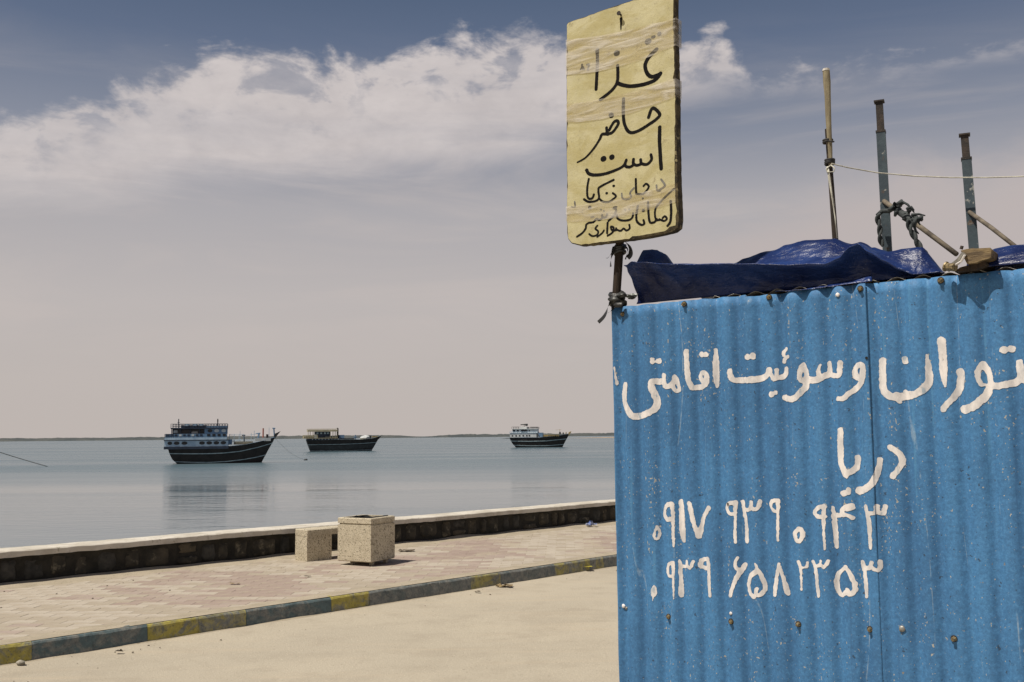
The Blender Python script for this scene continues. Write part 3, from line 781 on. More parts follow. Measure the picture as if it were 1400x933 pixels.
# ------------------------------------------------------------------ the blue hut
PITCHC = 0.0805; AMP = 0.0074; SEAM = 0.966; HUTW = 2.75; HUTD = 2.1
PH = 0.311
def corr(u):
    c = math.cos(2*math.pi*(u-PH)/PITCHC); return -AMP*(c + 0.16*math.cos(4*math.pi*(u-PH)/PITCHC)*-1.0)       # crest (towards camera) is negative y
def dent(u, z): return 0.006*mn.noise(Vector((u*2.2, z*1.6, 3)))
def sheet_off(u, z=2.0):
    k_ = min(1, max(0, (z-1.10)/0.35)); return -0.0016-0.0026*k_*k_*(3-2*k_) if u < SEAM else 0.0
def lift(u, z): return -max(0.0, (u-SEAM+0.02)/0.02)*0.004*(0.6+mn.noise(Vector((z*3, 0, 0))))*min(1, max(0.0, (z-1.15)/0.35))
def front_y(u, z): return corr(u) + dent(u, z) + sheet_off(u, z) + (lift(u, z) if u < SEAM else 0)
hutf = HF.copy()
hutt = thing('blue_hut', 'hut of blue painted corrugated metal with white Persian lettering and phone numbers', 'hut', hutf)
def topz(u): return HZ - 0.003 - 0.004*abs(mn.noise(Vector((u*13, 0, 1)))) - (0.006 if 0.55 < u < 0.70 else 0)
def front_sheet(u0, u1, mat, dy=0.0):
    b = MB(hutf); n = int((u1-u0)/PITCHC*16); nz = 60
    def fn(a, c):
        u = u0+(u1-u0)*a; z = 0.02+(topz(u)-0.02)*c
        y = corr(u)+dent(u, z)+(sheet_off(0, z) if dy else 0.0)
        y += lift(u, z) if u1 < 1.2 else 0
        uu = u + (0.004*mn.noise(Vector((z*4, 1, 0))) if a in (0.0,) else 0)
        return (uu, y, z)
    b.grid(n, nz, fn)
    o_ = b.build('metal_sheet', mat, hutt, smooth=True); o_.modifiers.new('t', 'SOLIDIFY').thickness = 0.0012
    return o_
front_sheet(0.0, SEAM, M_HUT, -0.004); front_sheet(SEAM-0.09, 1.92, M_HUT2); front_sheet(1.83, HUTW, M_HUT, -0.004)
# side and back walls, roof, all corrugated
def wall_sheet(p0, p1, mat):
    L = (Vector(p1)-Vector(p0)).length; n = int(L/PITCHC*10); d = (Vector(p1)-Vector(p0)).normalized(); nr = Vector((d.y, -d.x, 0))
    b = MB(hutf)
    def fn(a, c):
        q = Vector(p0)+d*L*a + nr*(AMP*math.cos(2*math.pi*L*a/PITCHC)); return (q.x, q.y, 0.02+(HZ-0.03)*c)
    b.grid(n, 6, fn); o_ = b.build('metal_sheet', mat, hutt, smooth=True); o_.modifiers.new('t', 'SOLIDIFY').thickness = 0.0012
wall_sheet((0.012, 1.05, 0), (0.012, 0.012, 0), M_HUT2); wall_sheet((0.012, HUTD, 0), (0.012, 1.03, 0), M_HUT)
wall_sheet((HUTW-0.012, 0.012, 0), (HUTW-0.012, HUTD, 0), M_HUT2); wall_sheet((HUTW-0.03, HUTD, 0), (0.03, HUTD, 0), M_HUT)
def roof_sheet(u0, u1):
    b = MB(hutf); n = int((u1-u0)/PITCHC*14)
    def fn(a, c):
        u = u0+(u1-u0)*a; y = 0.004 + 0.004*mn.noise(Vector((u*9, 0, 2))) + (HUTD+0.05)*c
        am = 0.0095*(0.25 if u < 0.42 else 1)*(1+0.35*mn.noise(Vector((u*5, 0, 9))))
        return (u, y, HZ - 0.0050 + am*(1+math.cos(2*math.pi*(u-PH-0.025)/PITCHC))*0.72 - 0.02*c)
    b.grid(n, 6, fn); o_ = b.build('roof_sheet', M_GALV, hutt, smooth=True); o_.modifiers.new('t', 'SOLIDIFY').thickness = 0.0012
roof_sheet(-0.01, 0.93); roof_sheet(0.90, 1.86); roof_sheet(1.83, HUTW+0.02)
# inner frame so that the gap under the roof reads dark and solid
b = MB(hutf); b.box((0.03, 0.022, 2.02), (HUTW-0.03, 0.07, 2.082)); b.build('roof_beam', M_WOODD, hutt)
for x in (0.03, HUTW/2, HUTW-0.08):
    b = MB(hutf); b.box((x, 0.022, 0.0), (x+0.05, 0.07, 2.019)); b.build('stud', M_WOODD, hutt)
# screws with rubber washers
def screw(px, py, small=False, tilt=0.0):
    u, z = hut(px, py); y = front_y(u, z) - 0.001
    w_ = 0.0085 if not small else 0.007
    b = MB(hutf); b.tube([(u, y+0.001, z), (u, y-0.003, z-0.0004)], [w_*1.28, w_*1.15], 12)
    o_ = b.build('washer', M_RUBBER, hutt)
    c = MB(hutf)
    c.tube([(u, y-0.003, z), (u, y-0.005, z), (u+tilt*0.003, y-0.013, z-0.002)], [w_*1.0, w_*0.72, w_*0.60], 6)
    s_ = c.build('screw', M_SCREW, hutt)
for q in [(853, 430), (938, 416.5), (1053, 407), (1178, 395.5), (1287, 384), (915, 843), (1001, 849.5), (1093, 853), (1190, 860.5), (1305, 873)]: screw(*q, tilt=random.uniform(-1, 1))
for (px, py, r_, m_) in [(1147, 404, 0.007, M_WHITE), (1234, 859.5, 0.0105, M_GALV), (1000.5, 838.5, 0.006, M_WHITE), (852, 829, 0.008, M_WHITE), (855, 832, 0.006, M_GALV)]:
    u, z = hut(px, py); y = front_y(u, z); c = MB(hutf); c.blob((u, y-0.002, z), r_, px, 2, 0.15, (1, 0.5, 1)); c.build('rivet', m_, hutt, smooth=True)
for (px, py, r_) in [(1186.5, 490, 0.0045), (1177.5, 399.5, 0.003)]:
    u, z = hut(px, py); y = front_y(u, z); c = MB(hutf); c.tube([(u, y-0.0003, z), (u, y-0.0026, z)], [r_*1.0, r_*1.0], 10); c.build('nail_hole_dark', M_DARKHOLE, hutt)  # solid near-black disc stands in for the dark inside a hole

# ---- lettering: strokes traced on the wall plane, contoured into thin paint that follows the corrugation
def catmull(pts, n=6):
    if len(pts) < 3: return pts
    P = [pts[0]]+list(pts)+[pts[-1]]; o_ = []
    for i in range(1, len(P)-2):
        for k_ in range(n):
            t = k_/n; q = []
            for c in range(len(P[0])):
                a, b_, c_, d = P[i-1][c], P[i][c], P[i+1][c], P[i+2][c]
                q.append(0.5*((2*b_)+(-a+c_)*t+(2*a-5*b_+4*c_-d)*t*t+(-a+3*b_-3*c_+d)*t**3))
            o_.append(tuple(q))
    o_.append(tuple(pts[-1])); return o_
def strokes_to_plane(strokes, crop, mapf):
    """strokes: (width or (w0,w1), [(x,y)..]) in zoom-crop pixels -> [(u,z,r)..] polylines in metres"""
    ox, oy, sc = crop; res = []
    for w_, pts in strokes:
        w0, w1 = (w_, w_) if not isinstance(w_, tuple) else w_
        n = max(1, len(pts)-1)
        q = [(p[0], p[1], (w0+(w1-w0)*i/n)/2) for i, p in enumerate(pts)]
        q = catmull(q); o_ = []
        for x, y, r in q:
            px, py = ox+x/sc, oy+y/sc; u, z = mapf(px, py); u2, z2 = mapf(px, py+1)
            o_.append((u, z, max(r, 1)/sc*abs(z-z2)*1.0))
        res.append(o_)
    return res
def contour(lines, yfn, name, mat, parent, frame, cell=0.004, rag=0.0012, ragsc=90, asp=1.0, offs=0.0007):
    allp = np.array([p for l in lines for p in l]); mx = allp[:, 2].max()+0.01
    u0, z0 = allp[:, 0].min()-mx, allp[:, 1].min()-mx; u1, z1 = allp[:, 0].max()+mx, allp[:, 1].max()+mx
    nu, nz = int((u1-u0)/cell)+2, int((z1-z0)/cell)+2
    U = u0+np.arange(nu)*cell; Z = z0+np.arange(nz)*cell
    D = np.full((nz, nu), 0.05)
    for l in lines:
        if len(l) == 1: l = l*2
        for (a, b_) in zip(l[:-1], l[1:]):
            r = max(a[2], b_[2])+0.012
            i0 = max(0, int((min(a[0], b_[0])-r-u0)/cell)); i1 = min(nu, int((max(a[0], b_[0])+r-u0)/cell)+2)
            j0 = max(0, int((min(a[1], b_[1])-r-z0)/cell)); j1 = min(nz, int((max(a[1], b_[1])+r-z0)/cell)+2)
            if i1 <= i0 or j1 <= j0: continue
            uu, zz = np.meshgrid(U[i0:i1], Z[j0:j1]); dx_, dz_ = b_[0]-a[0], b_[1]-a[1]; L2 = dx_*dx_+dz_*dz_
            t = np.clip(((uu-a[0])*dx_+(zz-a[1])*dz_)/L2, 0, 1) if L2 > 1e-12 else np.zeros_like(uu)
            d = np.hypot((uu-a[0]-t*dx_)*asp, zz-a[1]-t*dz_) - (a[2]+(b_[2]-a[2])*t)
            D[j0:j1, i0:i1] = np.minimum(D[j0:j1, i0:i1], d)
    near = np.argwhere(np.abs(D) < 0.010)
    for j, i in near:
        q = Vector((U[i]*ragsc, 0, Z[j]*ragsc)); D[j, i] += rag*(mn.noise(q)*1.2 + mn.noise(q*2.3)*0.8 + mn.noise(q*0.28)*0.9)
    b = MB(frame); cache = {}
    def V(u, z):
        kx = (round(u*1e6), round(z*1e6))
        if kx not in cache: cache[kx] = b.vert((u, yfn(u, z)-offs, z))
        return cache[kx]
    cells = np.argwhere((D[:-1, :-1] < 0) | (D[1:, :-1] < 0) | (D[:-1, 1:] < 0) | (D[1:, 1:] < 0))
    for j, i in cells:
        cs = [(i, j), (i+1, j), (i+1, j+1), (i, j+1)]; poly = []
        for k_ in range(4):
            (ia, ja), (ib, jb) = cs[k_], cs[(k_+1) % 4]; da, db = D[ja, ia], D[jb, ib]
            if da < 0: poly.append(V(U[ia], Z[ja]))
            if (da < 0) != (db < 0):
                t = da/(da-db); t = min(max(t, 0.02), 0.98); poly.append(V(U[ia]+(U[ib]-U[ia])*t, Z[ja]+(Z[jb]-Z[ja])*t))
        if len(poly) >= 3: b.f.append(tuple(poly)); b.mi.append(0)
    # one object per stroke that stands alone
    par = list(range(len(b.v)))
    def fd(x):
        while par[x] != x: par[x] = par[par[x]]; x = par[x]
        return x
    for f in b.f:
        r_ = fd(f[0])
        for q in f[1:]: par[fd(q)] = r_
    groups = {}
    for f in b.f: groups.setdefault(fd(f[0]), []).append(f)
    outs = []
    for fs in groups.values():
        if len(fs) < 4: continue
        m_ = MB(frame); ix = {}
        for f in fs:
            t = []
            for q in f:
                if q not in ix: ix[q] = m_.vert(b.v[q])
                t.append(ix[q])
            m_.f.append(tuple(t)); m_.mi.append(0)
        outs.append(m_.build(name, mat, parent, smooth=True))
    return outs
P1 = (840, 460, 7.775); P2 = (980, 460, 7.775); P3 = (1090, 460, 7.775); P4 = (1240, 460, 7.775); P5 = (1120, 570, 7.771)
P6 = (880, 670, 5.829); P7 = (980, 670, 5.833); P8 = (1070, 670, 5.829)
T_word1 = [
 (68, [(125,520),(110,620),(122,720),(170,810),(215,852),(300,838),(380,810),(440,760),(458,700),(435,620),(405,550),(412,490),(460,478),(520,480)]),
 (50, [(537,420),(545,480),(550,532),(600,530),(640,480),(645,440)]), (46, [(645,435),(675,490),(690,570)]), (38, [(685,578),(650,580),(636,545),(622,510)]),
 (40, [(413,245),(413,277)]), (58, [(462,266),(487,262)]),
 (56, [(780,165),(785,300),(795,440),(820,520),(840,548),(880,545),(950,535),(988,500),(992,420),(962,388),(928,400),(922,445),(945,478)]),
 (62, [(932,195),(938,196)]), (58, [(982,197),(988,197)]),
 ((34, 58), [(1078,145),(1080,210),(1080,270)]), (58, [(1080,270),(1086,440)]), ((58, 30), [(1086,440),(1092,535)]),
 ((12, 24), [(10,330),(18,420),(32,510)])]
T_word2 = [
 ((48, 66), [(150,360),(150,410),(185,462),(250,467)]), (66, [(250,467),(340,465),(430,455),(500,435),(545,405)]), ((60, 50), [(545,405),(555,360)]),
 (42, [(570,350),(588,410),(612,455),(635,440),(640,360)]), (50, [(635,438),(690,432),(728,400),(735,345)]), ((40, 12), [(610,440),(612,482)]),
 (62, [(336,222),(340,222)]), (50, [(390,200),(390,222)]), (64, [(588,617),(592,617)]), (46, [(630,600),(630,604)]),
 (38, [(735,135),(706,165),(704,205)]), (40, [(755,215),(715,242),(708,270)]),
 (42, [(915,300),(885,370),(887,450),(915,475),(950,440),(942,360),(915,300)]), (64, [(960,460),(938,540),(880,610),(830,660),(780,668),(722,652)]),
 (66, [(950,452),(1030,470),(1090,455),(1150,420),(1190,400)]), ((30, 52), [(1110,305),(1088,360),(1102,430)]), ((40, 60), [(1192,275),(1196,350),(1202,400)])]
T_word3 = [
 (56, [(345,400),(400,420),(452,412),(465,345),(462,285)]),
 (58, [(680,300),(625,330),(612,390),(640,440),(690,430),(708,370),(700,315),(675,300)]), ((64, 50), [(705,400),(690,490),(620,560),(555,612),(500,662),(442,665)]),
 (80, [(908,258),(906,350),(908,480),(925,580),(985,632),(1060,645),(1150,640),(1236,622)]), ((90, 36), [(1060,640),(1095,700)]), (46, [(1150,590),(1152,600)]),
 (66, [(1140,242),(1142,268)])]
T_word4 = [
 (80, [(10,625),(70,620),(140,590),(200,540)]), ((78, 50), [(200,540),(232,480),(230,380),(222,300)]), ((50, 20), [(222,300),(210,200)]),
 (84, [(368,50),(382,150),(392,350)]), ((84, 30), [(392,350),(400,450),(412,535)]),
 ((78, 58), [(565,380),(570,450),(555,560),(490,660),(430,720),(390,778)]),
 (48, [(800,290),(760,360),(757,440),(790,512)]), (60, [(802,292),(850,350),(880,430),(882,500)]), (36, [(790,514),(840,512),(880,510)]),
 ((72, 92), [(880,520),(850,610),(780,690),(700,750),(615,778)]),
 (74, [(890,522),(960,530),(1050,515),(1150,490),(1208,440),(1203,350),(1195,278)]), (72, [(1033,145),(1037,145)]), (74, [(1108,135),(1114,135)]), (56, [(1215,440),(1262,478)])]
T_darya = [
 ((62, 66), [(235,142),(232,250),(235,350),(240,470),(265,550),(300,618)]), (60, [(300,610),(350,577),(398,540),(412,480),(408,435)]), ((40, 14), [(300,620),(306,650)]),
 (62, [(272,812),(275,812)]), (42, [(325,770),(325,806)]),
 ((48, 80), [(643,455),(635,540),(610,630),(570,705),(500,765),(425,785)]),
 (60, [(755,322),(820,360),(872,420),(885,480),(850,550),(785,630)])]
T_row1 = {P6: [
 (22, [(108,300),(90,350),(92,380),(115,385),(125,340),(110,295)]), (36, [(230,112),(182,130),(166,190),(190,232),(235,228)]), ((36, 16), [(232,110),(240,200),(241,330),(246,450)]),
 ((38, 54), [(295,92),(302,200),(306,300)]), ((54, 36), [(306,300),(310,370),(316,405)]), ((38, 28), [(370,108),(390,200),(412,290),(435,375)]), ((42, 32), [(525,145),(480,210),(460,290),(442,372)]),
 (30, [(740,102),(690,107),(668,140),(690,185),(730,188)]), ((28, 20), [(740,95),(737,200),(738,300),(739,415)]),
 ((26, 36), [(788,92),(802,180),(820,280),(825,412)]), (30, [(802,160),(840,158),(860,140),(865,98)]), (30, [(860,132),(888,153),(915,145),(932,92)])],
 P7: [(28, [(495,82),(452,87),(437,120),(460,163),(495,175)]), ((28, 20), [(498,80),(497,200),(497,400)]), (36, [(665,308),(630,345),(640,393),(670,406),(692,360),(685,317),(665,308)])],
 P8: [(34, [(345,130),(287,142),(257,188),(300,213),(345,210)]), ((34, 16), [(340,125),(337,230),(338,350),(345,470)]),
 ((28, 40), [(402,142),(412,230),(418,300)]), ((40, 32), [(418,300),(424,380),(428,452)]), (36, [(418,200),(468,198),(490,150),(560,118)]), (32, [(470,200),(520,200),(568,224)]), (24, [(562,122),(568,145),(520,160)]),
 ((28, 38), [(664,132),(688,220),(700,320)]), ((38, 24), [(700,320),(703,400),(708,465)]), (34, [(700,185),(745,178),(757,132)]), (34, [(750,170),(795,188),(815,132)])]}
T_row2 = {P6: [
 (20, [(88,768),(74,800),(80,845),(97,830),(98,790),(88,768)]), ((12, 6), [(82,850),(80,880)]), (28, [(235,582),(205,592),(193,640),(205,680),(238,688)]), ((28, 12), [(240,580),(242,690),(245,780),(248,870)]),
 ((20, 38), [(283,560),(292,640),(296,740),(298,838)]), (26, [(298,610),(335,608),(345,568)]), (26, [(345,600),(378,620),(402,567)]),
 (34, [(510,552),(462,562),(452,608),(500,625)]), ((38, 28), [(515,552),(524,640),(528,740),(535,842)]),
 (28, [(755,538),(738,582),(748,625),(775,632)]), ((38, 32), [(808,597),(770,660),(730,740),(696,842)]),
 (32, [(912,630),(932,660),(962,730),(968,790),(938,832),(908,828),(912,785)]), (36, [(905,652),(862,680),(840,750),(852,820),(885,848)]), ((12, 32), [(900,585),(915,632)])],
 P7: [((24, 36), [(508,588),(490,680),(468,832)]), ((22, 34), [(505,592),(535,690),(567,825)]), ((28, 14), [(660,572),(680,640),(685,792)]), (24, [(682,618),(720,612),(728,577)])],
 P8: [((26, 34), [(243,572),(262,640),(275,740),(288,842)]), (26, [(268,608),(300,598),(310,568)]), (26, [(310,595),(340,612),(368,567)]),
 (36, [(505,612),(545,670),(578,750),(578,800),(540,833),(520,792)]), (34, [(505,617),(452,660),(430,720),(442,800),(475,838),(515,808)]),
 ((34, 30), [(635,578),(652,660),(662,750),(668,852)]), (34, [(656,620),(700,618),(712,577)]), (32, [(705,605),(748,638),(775,628),(780,572)])]}
wmap = lambda px, py: hut(px, py, 0.0)
def painted(blocks, label):
    lines = []
    for crop, st_ in blocks: lines += strokes_to_plane(st_, crop, wmap)
    for o_ in contour(lines, front_y, 'painted_letter', M_WHITE, hutt, hutf, cell=0.0034, rag=0.0019, ragsc=85, asp=0.93, offs=0.0011): o_['label'] = label
painted([(P1, T_word1)], 'white Persian word at the left of the top line'); painted([(P2, T_word2)], 'white Persian word in the middle of the top line')
painted([(P3, T_word3), (P4, T_word4)], 'large white Persian words at the right of the top line')
painted([(P5, T_darya)], 'white Persian word below the top line')
painted(list(T_row1.items()), 'upper row of white Persian phone digits'); painted(list(T_row2.items()), 'lower row of white Persian phone digits')

# ------------------------------------------------------------------ tarpaulin on the roof
def lerp_curve(pts, depth, x):
    q = [hut(px, py, depth) for px, py in pts]
    if x <= q[0][0]: return q[0][1]
    for a, b_ in zip(q[:-1], q[1:]):
        if x <= b_[0]: t = (x-a[0])/(b_[0]-a[0]); t = t*t*(3-2*t)*0.5+t*0.5; return a[1]+(b_[1]-a[1])*t
    return q[-1][1]
RIDGE = [(857, 362), (864, 357), (875, 358), (922, 361), (961, 360), (1030, 360), (1100, 360), (1128, 359), (1150, 350), (1164, 336), (1176, 333), (1192, 344), (1208, 353), (1228, 363), (1250, 371), (1270, 378), (1300, 381)]
LUMP = [(857, 366), (866, 351), (880, 345), (893, 343), (912, 347), (923, 362), (960, 368)]
CREST = [(985, 366), (1000, 359), (1020, 351), (1050, 341), (1075, 333), (1105, 328), (1145, 326), (1163, 331), (1176, 328), (1200, 337), (1225, 345), (1250, 357), (1270, 372), (1290, 392)]
def tarp_left():
    root = thing('blue_tarpaulin', 'dark blue tarpaulin rolled and heaped along the hut roof, left of the wooden block', 'tarpaulin', HF @ Matrix.Translation((0, 0, HZ)))
    b = MB(HF); x0 = hut(868, 395, 0.06)[0]; x1 = hut(1284, 377, -0.02)[0]
    NX, NJ = 260, 60
    def fn(a, c):
        x = x0+(x1-x0)*a
        rz = lerp_curve(RIDGE, -0.02, x); lz = lerp_curve(LUMP, 0.14, x); cz = lerp_curve(CREST, 0.40, x)
        base_z = HZ + 0.016
        e_ = min(1.0, (1-a)/0.10)
        fl = min(1.0, (1-a)/0.42)             # roll flattens out to the right
        bow = -0.050*min(1.0, max(0.0, (rz-base_z)/0.09))
        sec = [(0.060, base_z-0.004), (0.052, base_z+(rz-base_z)*0.30), (0.020, base_z+(rz-base_z)*0.66), (bow*0.6, rz-0.013), (bow+0.005, rz-0.003), (0.022, rz+0.002),
               (0.09, max(rz-0.012, lz-0.016)), (0.14, lz if x < hut(940, 360, 0.14)[0] else rz-0.022), (0.20, max(base_z, min(rz-0.02, lz))), (0.27, base_z+max(0, cz-base_z)*0.62), (0.40, max(cz, base_z)), (0.55, base_z+max(0, cz-base_z)*0.66),
               (0.9, base_z), (1.2, base_z)]
        t = c*(len(sec)-1); i = min(int(t), len(sec)-2); f = t-i
        P = [sec[max(i-1, 0)], sec[i], sec[i+1], sec[min(i+2, len(sec)-1)]]
        q = [0.5*((2*P[1][k_])+(-P[0][k_]+P[2][k_])*f+(2*P[0][k_]-5*P[1][k_]+4*P[2][k_]-P[3][k_])*f*f+(-P[0][k_]+3*P[1][k_]-3*P[2][k_]+P[3][k_])*f**3) for k_ in (0, 1)]
        y, z = q
        x_ = x
        if a < 0.10:   # left end bunches and droops
            k_ = (0.10-a)/0.10; zz = (z-base_z)
            x_ += 0.006*k_*(1-min(1, zz/0.10)) + 0.014*k_*min(1, zz/0.10) + 0.010*k_*mn.noise(Vector((c*14, 3, 0)))
            y += 0.02*k_*mn.noise(Vector((c*9, a*20, 0)))
        amp_ = 0.010 if c > 0.5 else 0.0055
        w_ = mn.noise(Vector((x*7, y*9+z*4, 1.3)))*amp_ + mn.noise(Vector((x*21, y*25, z*21)))*amp_*0.35
        rid = (abs(mn.noise(Vector((x*4.5+z*9, y*5, 7)))) + 0.8*abs(mn.noise(Vector((x*9-y*12, y*8+x*3, 17)))))*amp_*1.9
        te = min(1.0, (1-a)/0.06); z = base_z+(z-base_z)*te if z > base_z else z
        if z > base_z+0.005: z += (w_ - rid)*(0.55 if c < 0.45 else 1.0); y += w_*0.6
        if 0.03 < c < 0.42:      # pulled creases running down the front
            cr = abs(mn.noise(Vector((x*13+z*5, z*5, 21)))); cr2 = abs(mn.noise(Vector((x*31-z*16, z*9, 5))))
            y += (0.016*(0.3-cr) + 0.006*(0.3-cr2))*min(1, c*8)
        elif c >= 0.42:
            cr = abs(mn.noise(Vector((x*8+y*14, y*9, 31)))); z += 0.014*(0.25-cr)*(1 if z > base_z+0.01 else 0)
        return (x_, y, max(z, base_z-0.004) if c > 0.03 else z)
    b.grid(NX, NJ, fn)
    o_ = b.build('tarp_sheet', M_TARP, root, smooth=True)
    m_ = o_.modifiers.new('t', 'SOLIDIFY'); m_.thickness = 0.0015
    # lower hem lying on the roof edge
    hm = MB(HF); HE = [(1060, 399, 399), (1100, 395.5, 396.5), (1135, 389, 392.5), (1165, 383.5, 388), (1192, 376, 385)]
    def hf(u, v):
        t = u*(len(HE)-1); i = min(int(t), len(HE)-2); f = t-i
        px = HE[i][0]+(HE[i+1][0]-HE[i][0])*f; yt = HE[i][1]+(HE[i+1][1]-HE[i][1])*f; yb = HE[i][2]+(HE[i+1][2]-HE[i][2])*f
        xa, za = hut(px, yt, 0.012); xb, zb_ = hut(px, yb, -0.012)
        return (xa+(xb-xa)*v, 0.012-0.024*v, za+(zb_-za)*v + 0.004*mn.noise(Vector((u*14, v*2, 3))))
    hm.grid(30, 3, hf); o3 = hm.build('tarp_hem', M_TARP, root, smooth=True); o3.modifiers.new('t', 'SOLIDIFY').thickness = 0.0012
tarp_left()
def tarp_right():
    root = thing('blue_tarpaulin', 'bright blue tarpaulin end on the hut roof, right of the wooden block', 'tarpaulin', HF @ Matrix.Translation((1.3, 0, HZ)))
    b = MB(HF); TOP = [(1322, 366), (1340, 354), (1352, 345), (1366, 340), (1384, 337), (1400, 335), (1440, 330), (1520, 325), (1640, 330)]
    x0 = hut(1322, 372, 0.02)[0]; x1 = hut(1620, 350, 0.02)[0]
    def fn(a, c):
        x = x0+(x1-x0)*a; tz = lerp_curve(TOP, 0.16, x); bz = HZ+0.014
        sec = [(0.000, bz), (0.030, bz+(tz-bz)*0.45), (0.08, bz+(tz-bz)*0.80), (0.16, tz), (0.30, bz+(tz-bz)*0.8), (0.6, bz)]
        t = c*5; i = min(int(t), 4); f = t-i
        y = sec[i][0]+(sec[i+1][0]-sec[i][0])*f; z = sec[i][1]+(sec[i+1][1]-sec[i][1])*f
        k_ = 0.008*mn.noise(Vector((x*9, y*12, 2)))-0.012*abs(mn.noise(Vector((x*6+y*9, y*7, 9))))
        return (x, y, z+k_*(1 if c > 0.1 else 0.0))
    b.grid(60, 20, fn); o_ = b.build('tarp_sheet', M_TARP, root, smooth=True); o_.modifiers.new('t', 'SOLIDIFY').thickness = 0.0015
tarp_right()

# ------------------------------------------------------------------ sign board on its post
PLF = -0.045
def sgn(px, py): return hut(px, py, PLF)
spx, spz = hut(846, 400, 0.0)
sroot = thing('sign_board', 'yellowed handwritten Persian sign board on a post at the hut corner', 'sign', HF @ Matrix.Translation((spx, 0.0, 0)))
outline = [(774.5, 34), (776, 31), (790, 26), (806, 20.5), (822, 14.5), (838, 9), (855, 3.5), (872, -2), (890, -8), (908, -13.5), (919.5, -17), (921.5, -14), (921, 20), (922, 60), (923, 100), (924, 140), (924, 180), (925, 220), (925.5, 250),
           (927, 280), (927.5, 300), (926, 311), (920, 316), (905, 320), (885, 324), (865, 327), (845, 329.5), (825, 332), (805, 334.5), (790, 335.5), (781, 333), (776.5, 327), (775, 318), (774.5, 290), (775, 250), (774, 200), (774.5, 150), (774, 100), (774.5, 60)]
poly = []
n_ = len(outline)
for i in range(n_):
    a_, b_ = outline[i], outline[(i+1) % n_]; L = math.hypot(a_[0]-b_[0], a_[1]-b_[1]); k_ = max(1, int(L/5))
    for q in range(k_):
        t = q/k_; poly.append((a_[0]+(b_[0]-a_[0])*t, a_[1]+(b_[1]-a_[1])*t))
pz = []
for i, (px, py) in enumerate(poly):
    x, z = sgn(px, py); j1, j2 = mn.noise(Vector((i*0.9, 0, 0)))*0.0022, mn.noise(Vector((0, i*0.9, 0)))*0.0022
    pz.append((x+j1, z+j2))
TH = 0.043
cx_ = sum(p[0] for p in pz)/len(pz); cz_ = sum(p[1] for p in pz)/len(pz)
b = MB(HF); n_ = len(pz)
def ringv(k_, y):
    i = len(b.v); b.v += [(cx_+(p[0]-cx_)*k_, y+0.0, cz_+(p[1]-cz_)*(1-(1-k_)*0.5)) for p in pz]; return i
def worn(i, p):
    px, py = poly[i]; w_ = 0.003+0.006*max(0, mn.noise(Vector((i*0.35, 2, 2)))*2)
    if px > 915 and py > 170: w_ += 0.012*min(1, (py-170)/80)*(0.7+0.6*mn.noise(Vector((i*0.5, 5, 2))))
    if py > 312 and px > 860: w_ += 0.008*(0.8+mn.noise(Vector((i*0.4, 7, 2))))
    d = Vector((cx_-p[0], (cz_-p[1])*0.55)); d.normalize(); return (p[0]+d.x*w_, PLF, p[1]+d.y*w_)
r0 = len(b.v); b.v += [worn(i, p) for i, p in enumerate(pz)]; r1 = ringv(1.0, PLF+0.003); r2 = ringv(1.0, PLF+TH-0.003); r3 = ringv(0.985, PLF+TH)
b.f.append(tuple(range(r0, r0+n_))); b.mi.append(0)
b.f.append(tuple(range(r3+n_-1, r3-1, -1))); b.mi.append(1)
for ra, rb, mi_ in ((r0, r1, 1), (r1, r2, 1), (r2, r3, 1)):
    for q in range(n_):
        r = (q+1) % n_; b.f.append((ra+q, rb+q, rb+r, ra+r)); b.mi.append(mi_)
b.build('board', [M_BOARD, M_BEDGE], sroot)
# post
pts = []
x_t, z_t = hut(849.5, 300, PLF+TH+0.018); x_b, z_b = hut(842, 412, PLF+TH+0.018)
b = MB(HF); yp = PLF+TH+0.0175
slope = (x_t-x_b)/(z_t-z_b)
b.tube([(0.045, 0.055, 1.0), (0.040, 0.050, 2.0), (x_b+0.012, 0.030, 2.085), (x_b+0.004, yp, z_b+0.03), (x_t, yp, z_t), (x_t+slope*0.35, yp, z_t+0.35)], 0.0165, 10)
b.build('post', M_WOODD, sroot, smooth=True, sharp=50)
# nail with its rust run
x, z = sgn(849, 21); c = MB(HF)
c.tube([(x, PLF+0.004, z), (x, PLF-0.016, z+0.002)], 0.004, 8); c.tube([(x, PLF-0.016, z+0.002), (x, PLF-0.019, z+0.002)], 0.0085, 10)
c.build('nail', M_RUST, sroot)
S1 = (770, 0, 7.776); S2 = (770, 100, 6.665); S3 = (760, 220, 7.778)
smap = lambda px, py: hut(px, py, PLF)
def ink(blocks, mat, name='ink_letter', offs=0.0006, rag=0.0005):
    lines = []
    for crop, st_ in blocks: lines += strokes_to_plane([((w_[0]*1.36, w_[1]*1.36) if isinstance(w_, tuple) else w_*1.36, p_) for w_, p_ in st_], crop, smap)
    return contour(lines, lambda u, z: PLF, name, mat, sroot, HF, cell=0.0022, rag=rag, ragsc=160, asp=0.93, offs=offs)
ink([(S1, [(26, [(362,560),(364,640),(358,800),(350,950)]), (26, [(578,700),(582,790),(572,880),(520,960),(430,1035),(395,1060)]),
           (30, [(992,527),(920,600),(872,690),(892,780),(940,818),(1005,800),(1035,782)]), (30, [(1030,792),(980,850),(880,893),(740,918),(650,910),(588,890)]),
           (14, [(185,742),(205,712),(222,738)]), (16, [(200,690),(205,735)]), (14, [(252,690),(275,688),(262,745)]),
           ((22, 8), [(614,200),(615,250),(614,320)])])], M_INK)
ink([(S1, [(44, [(566,567),(574,567)]), (46, [(898,445),(908,441)]), (22, [(950,397),(968,392)]), (32, [(1021,360),(1024,364)]), (30, [(362,535),(362,560)])])], M_INK)
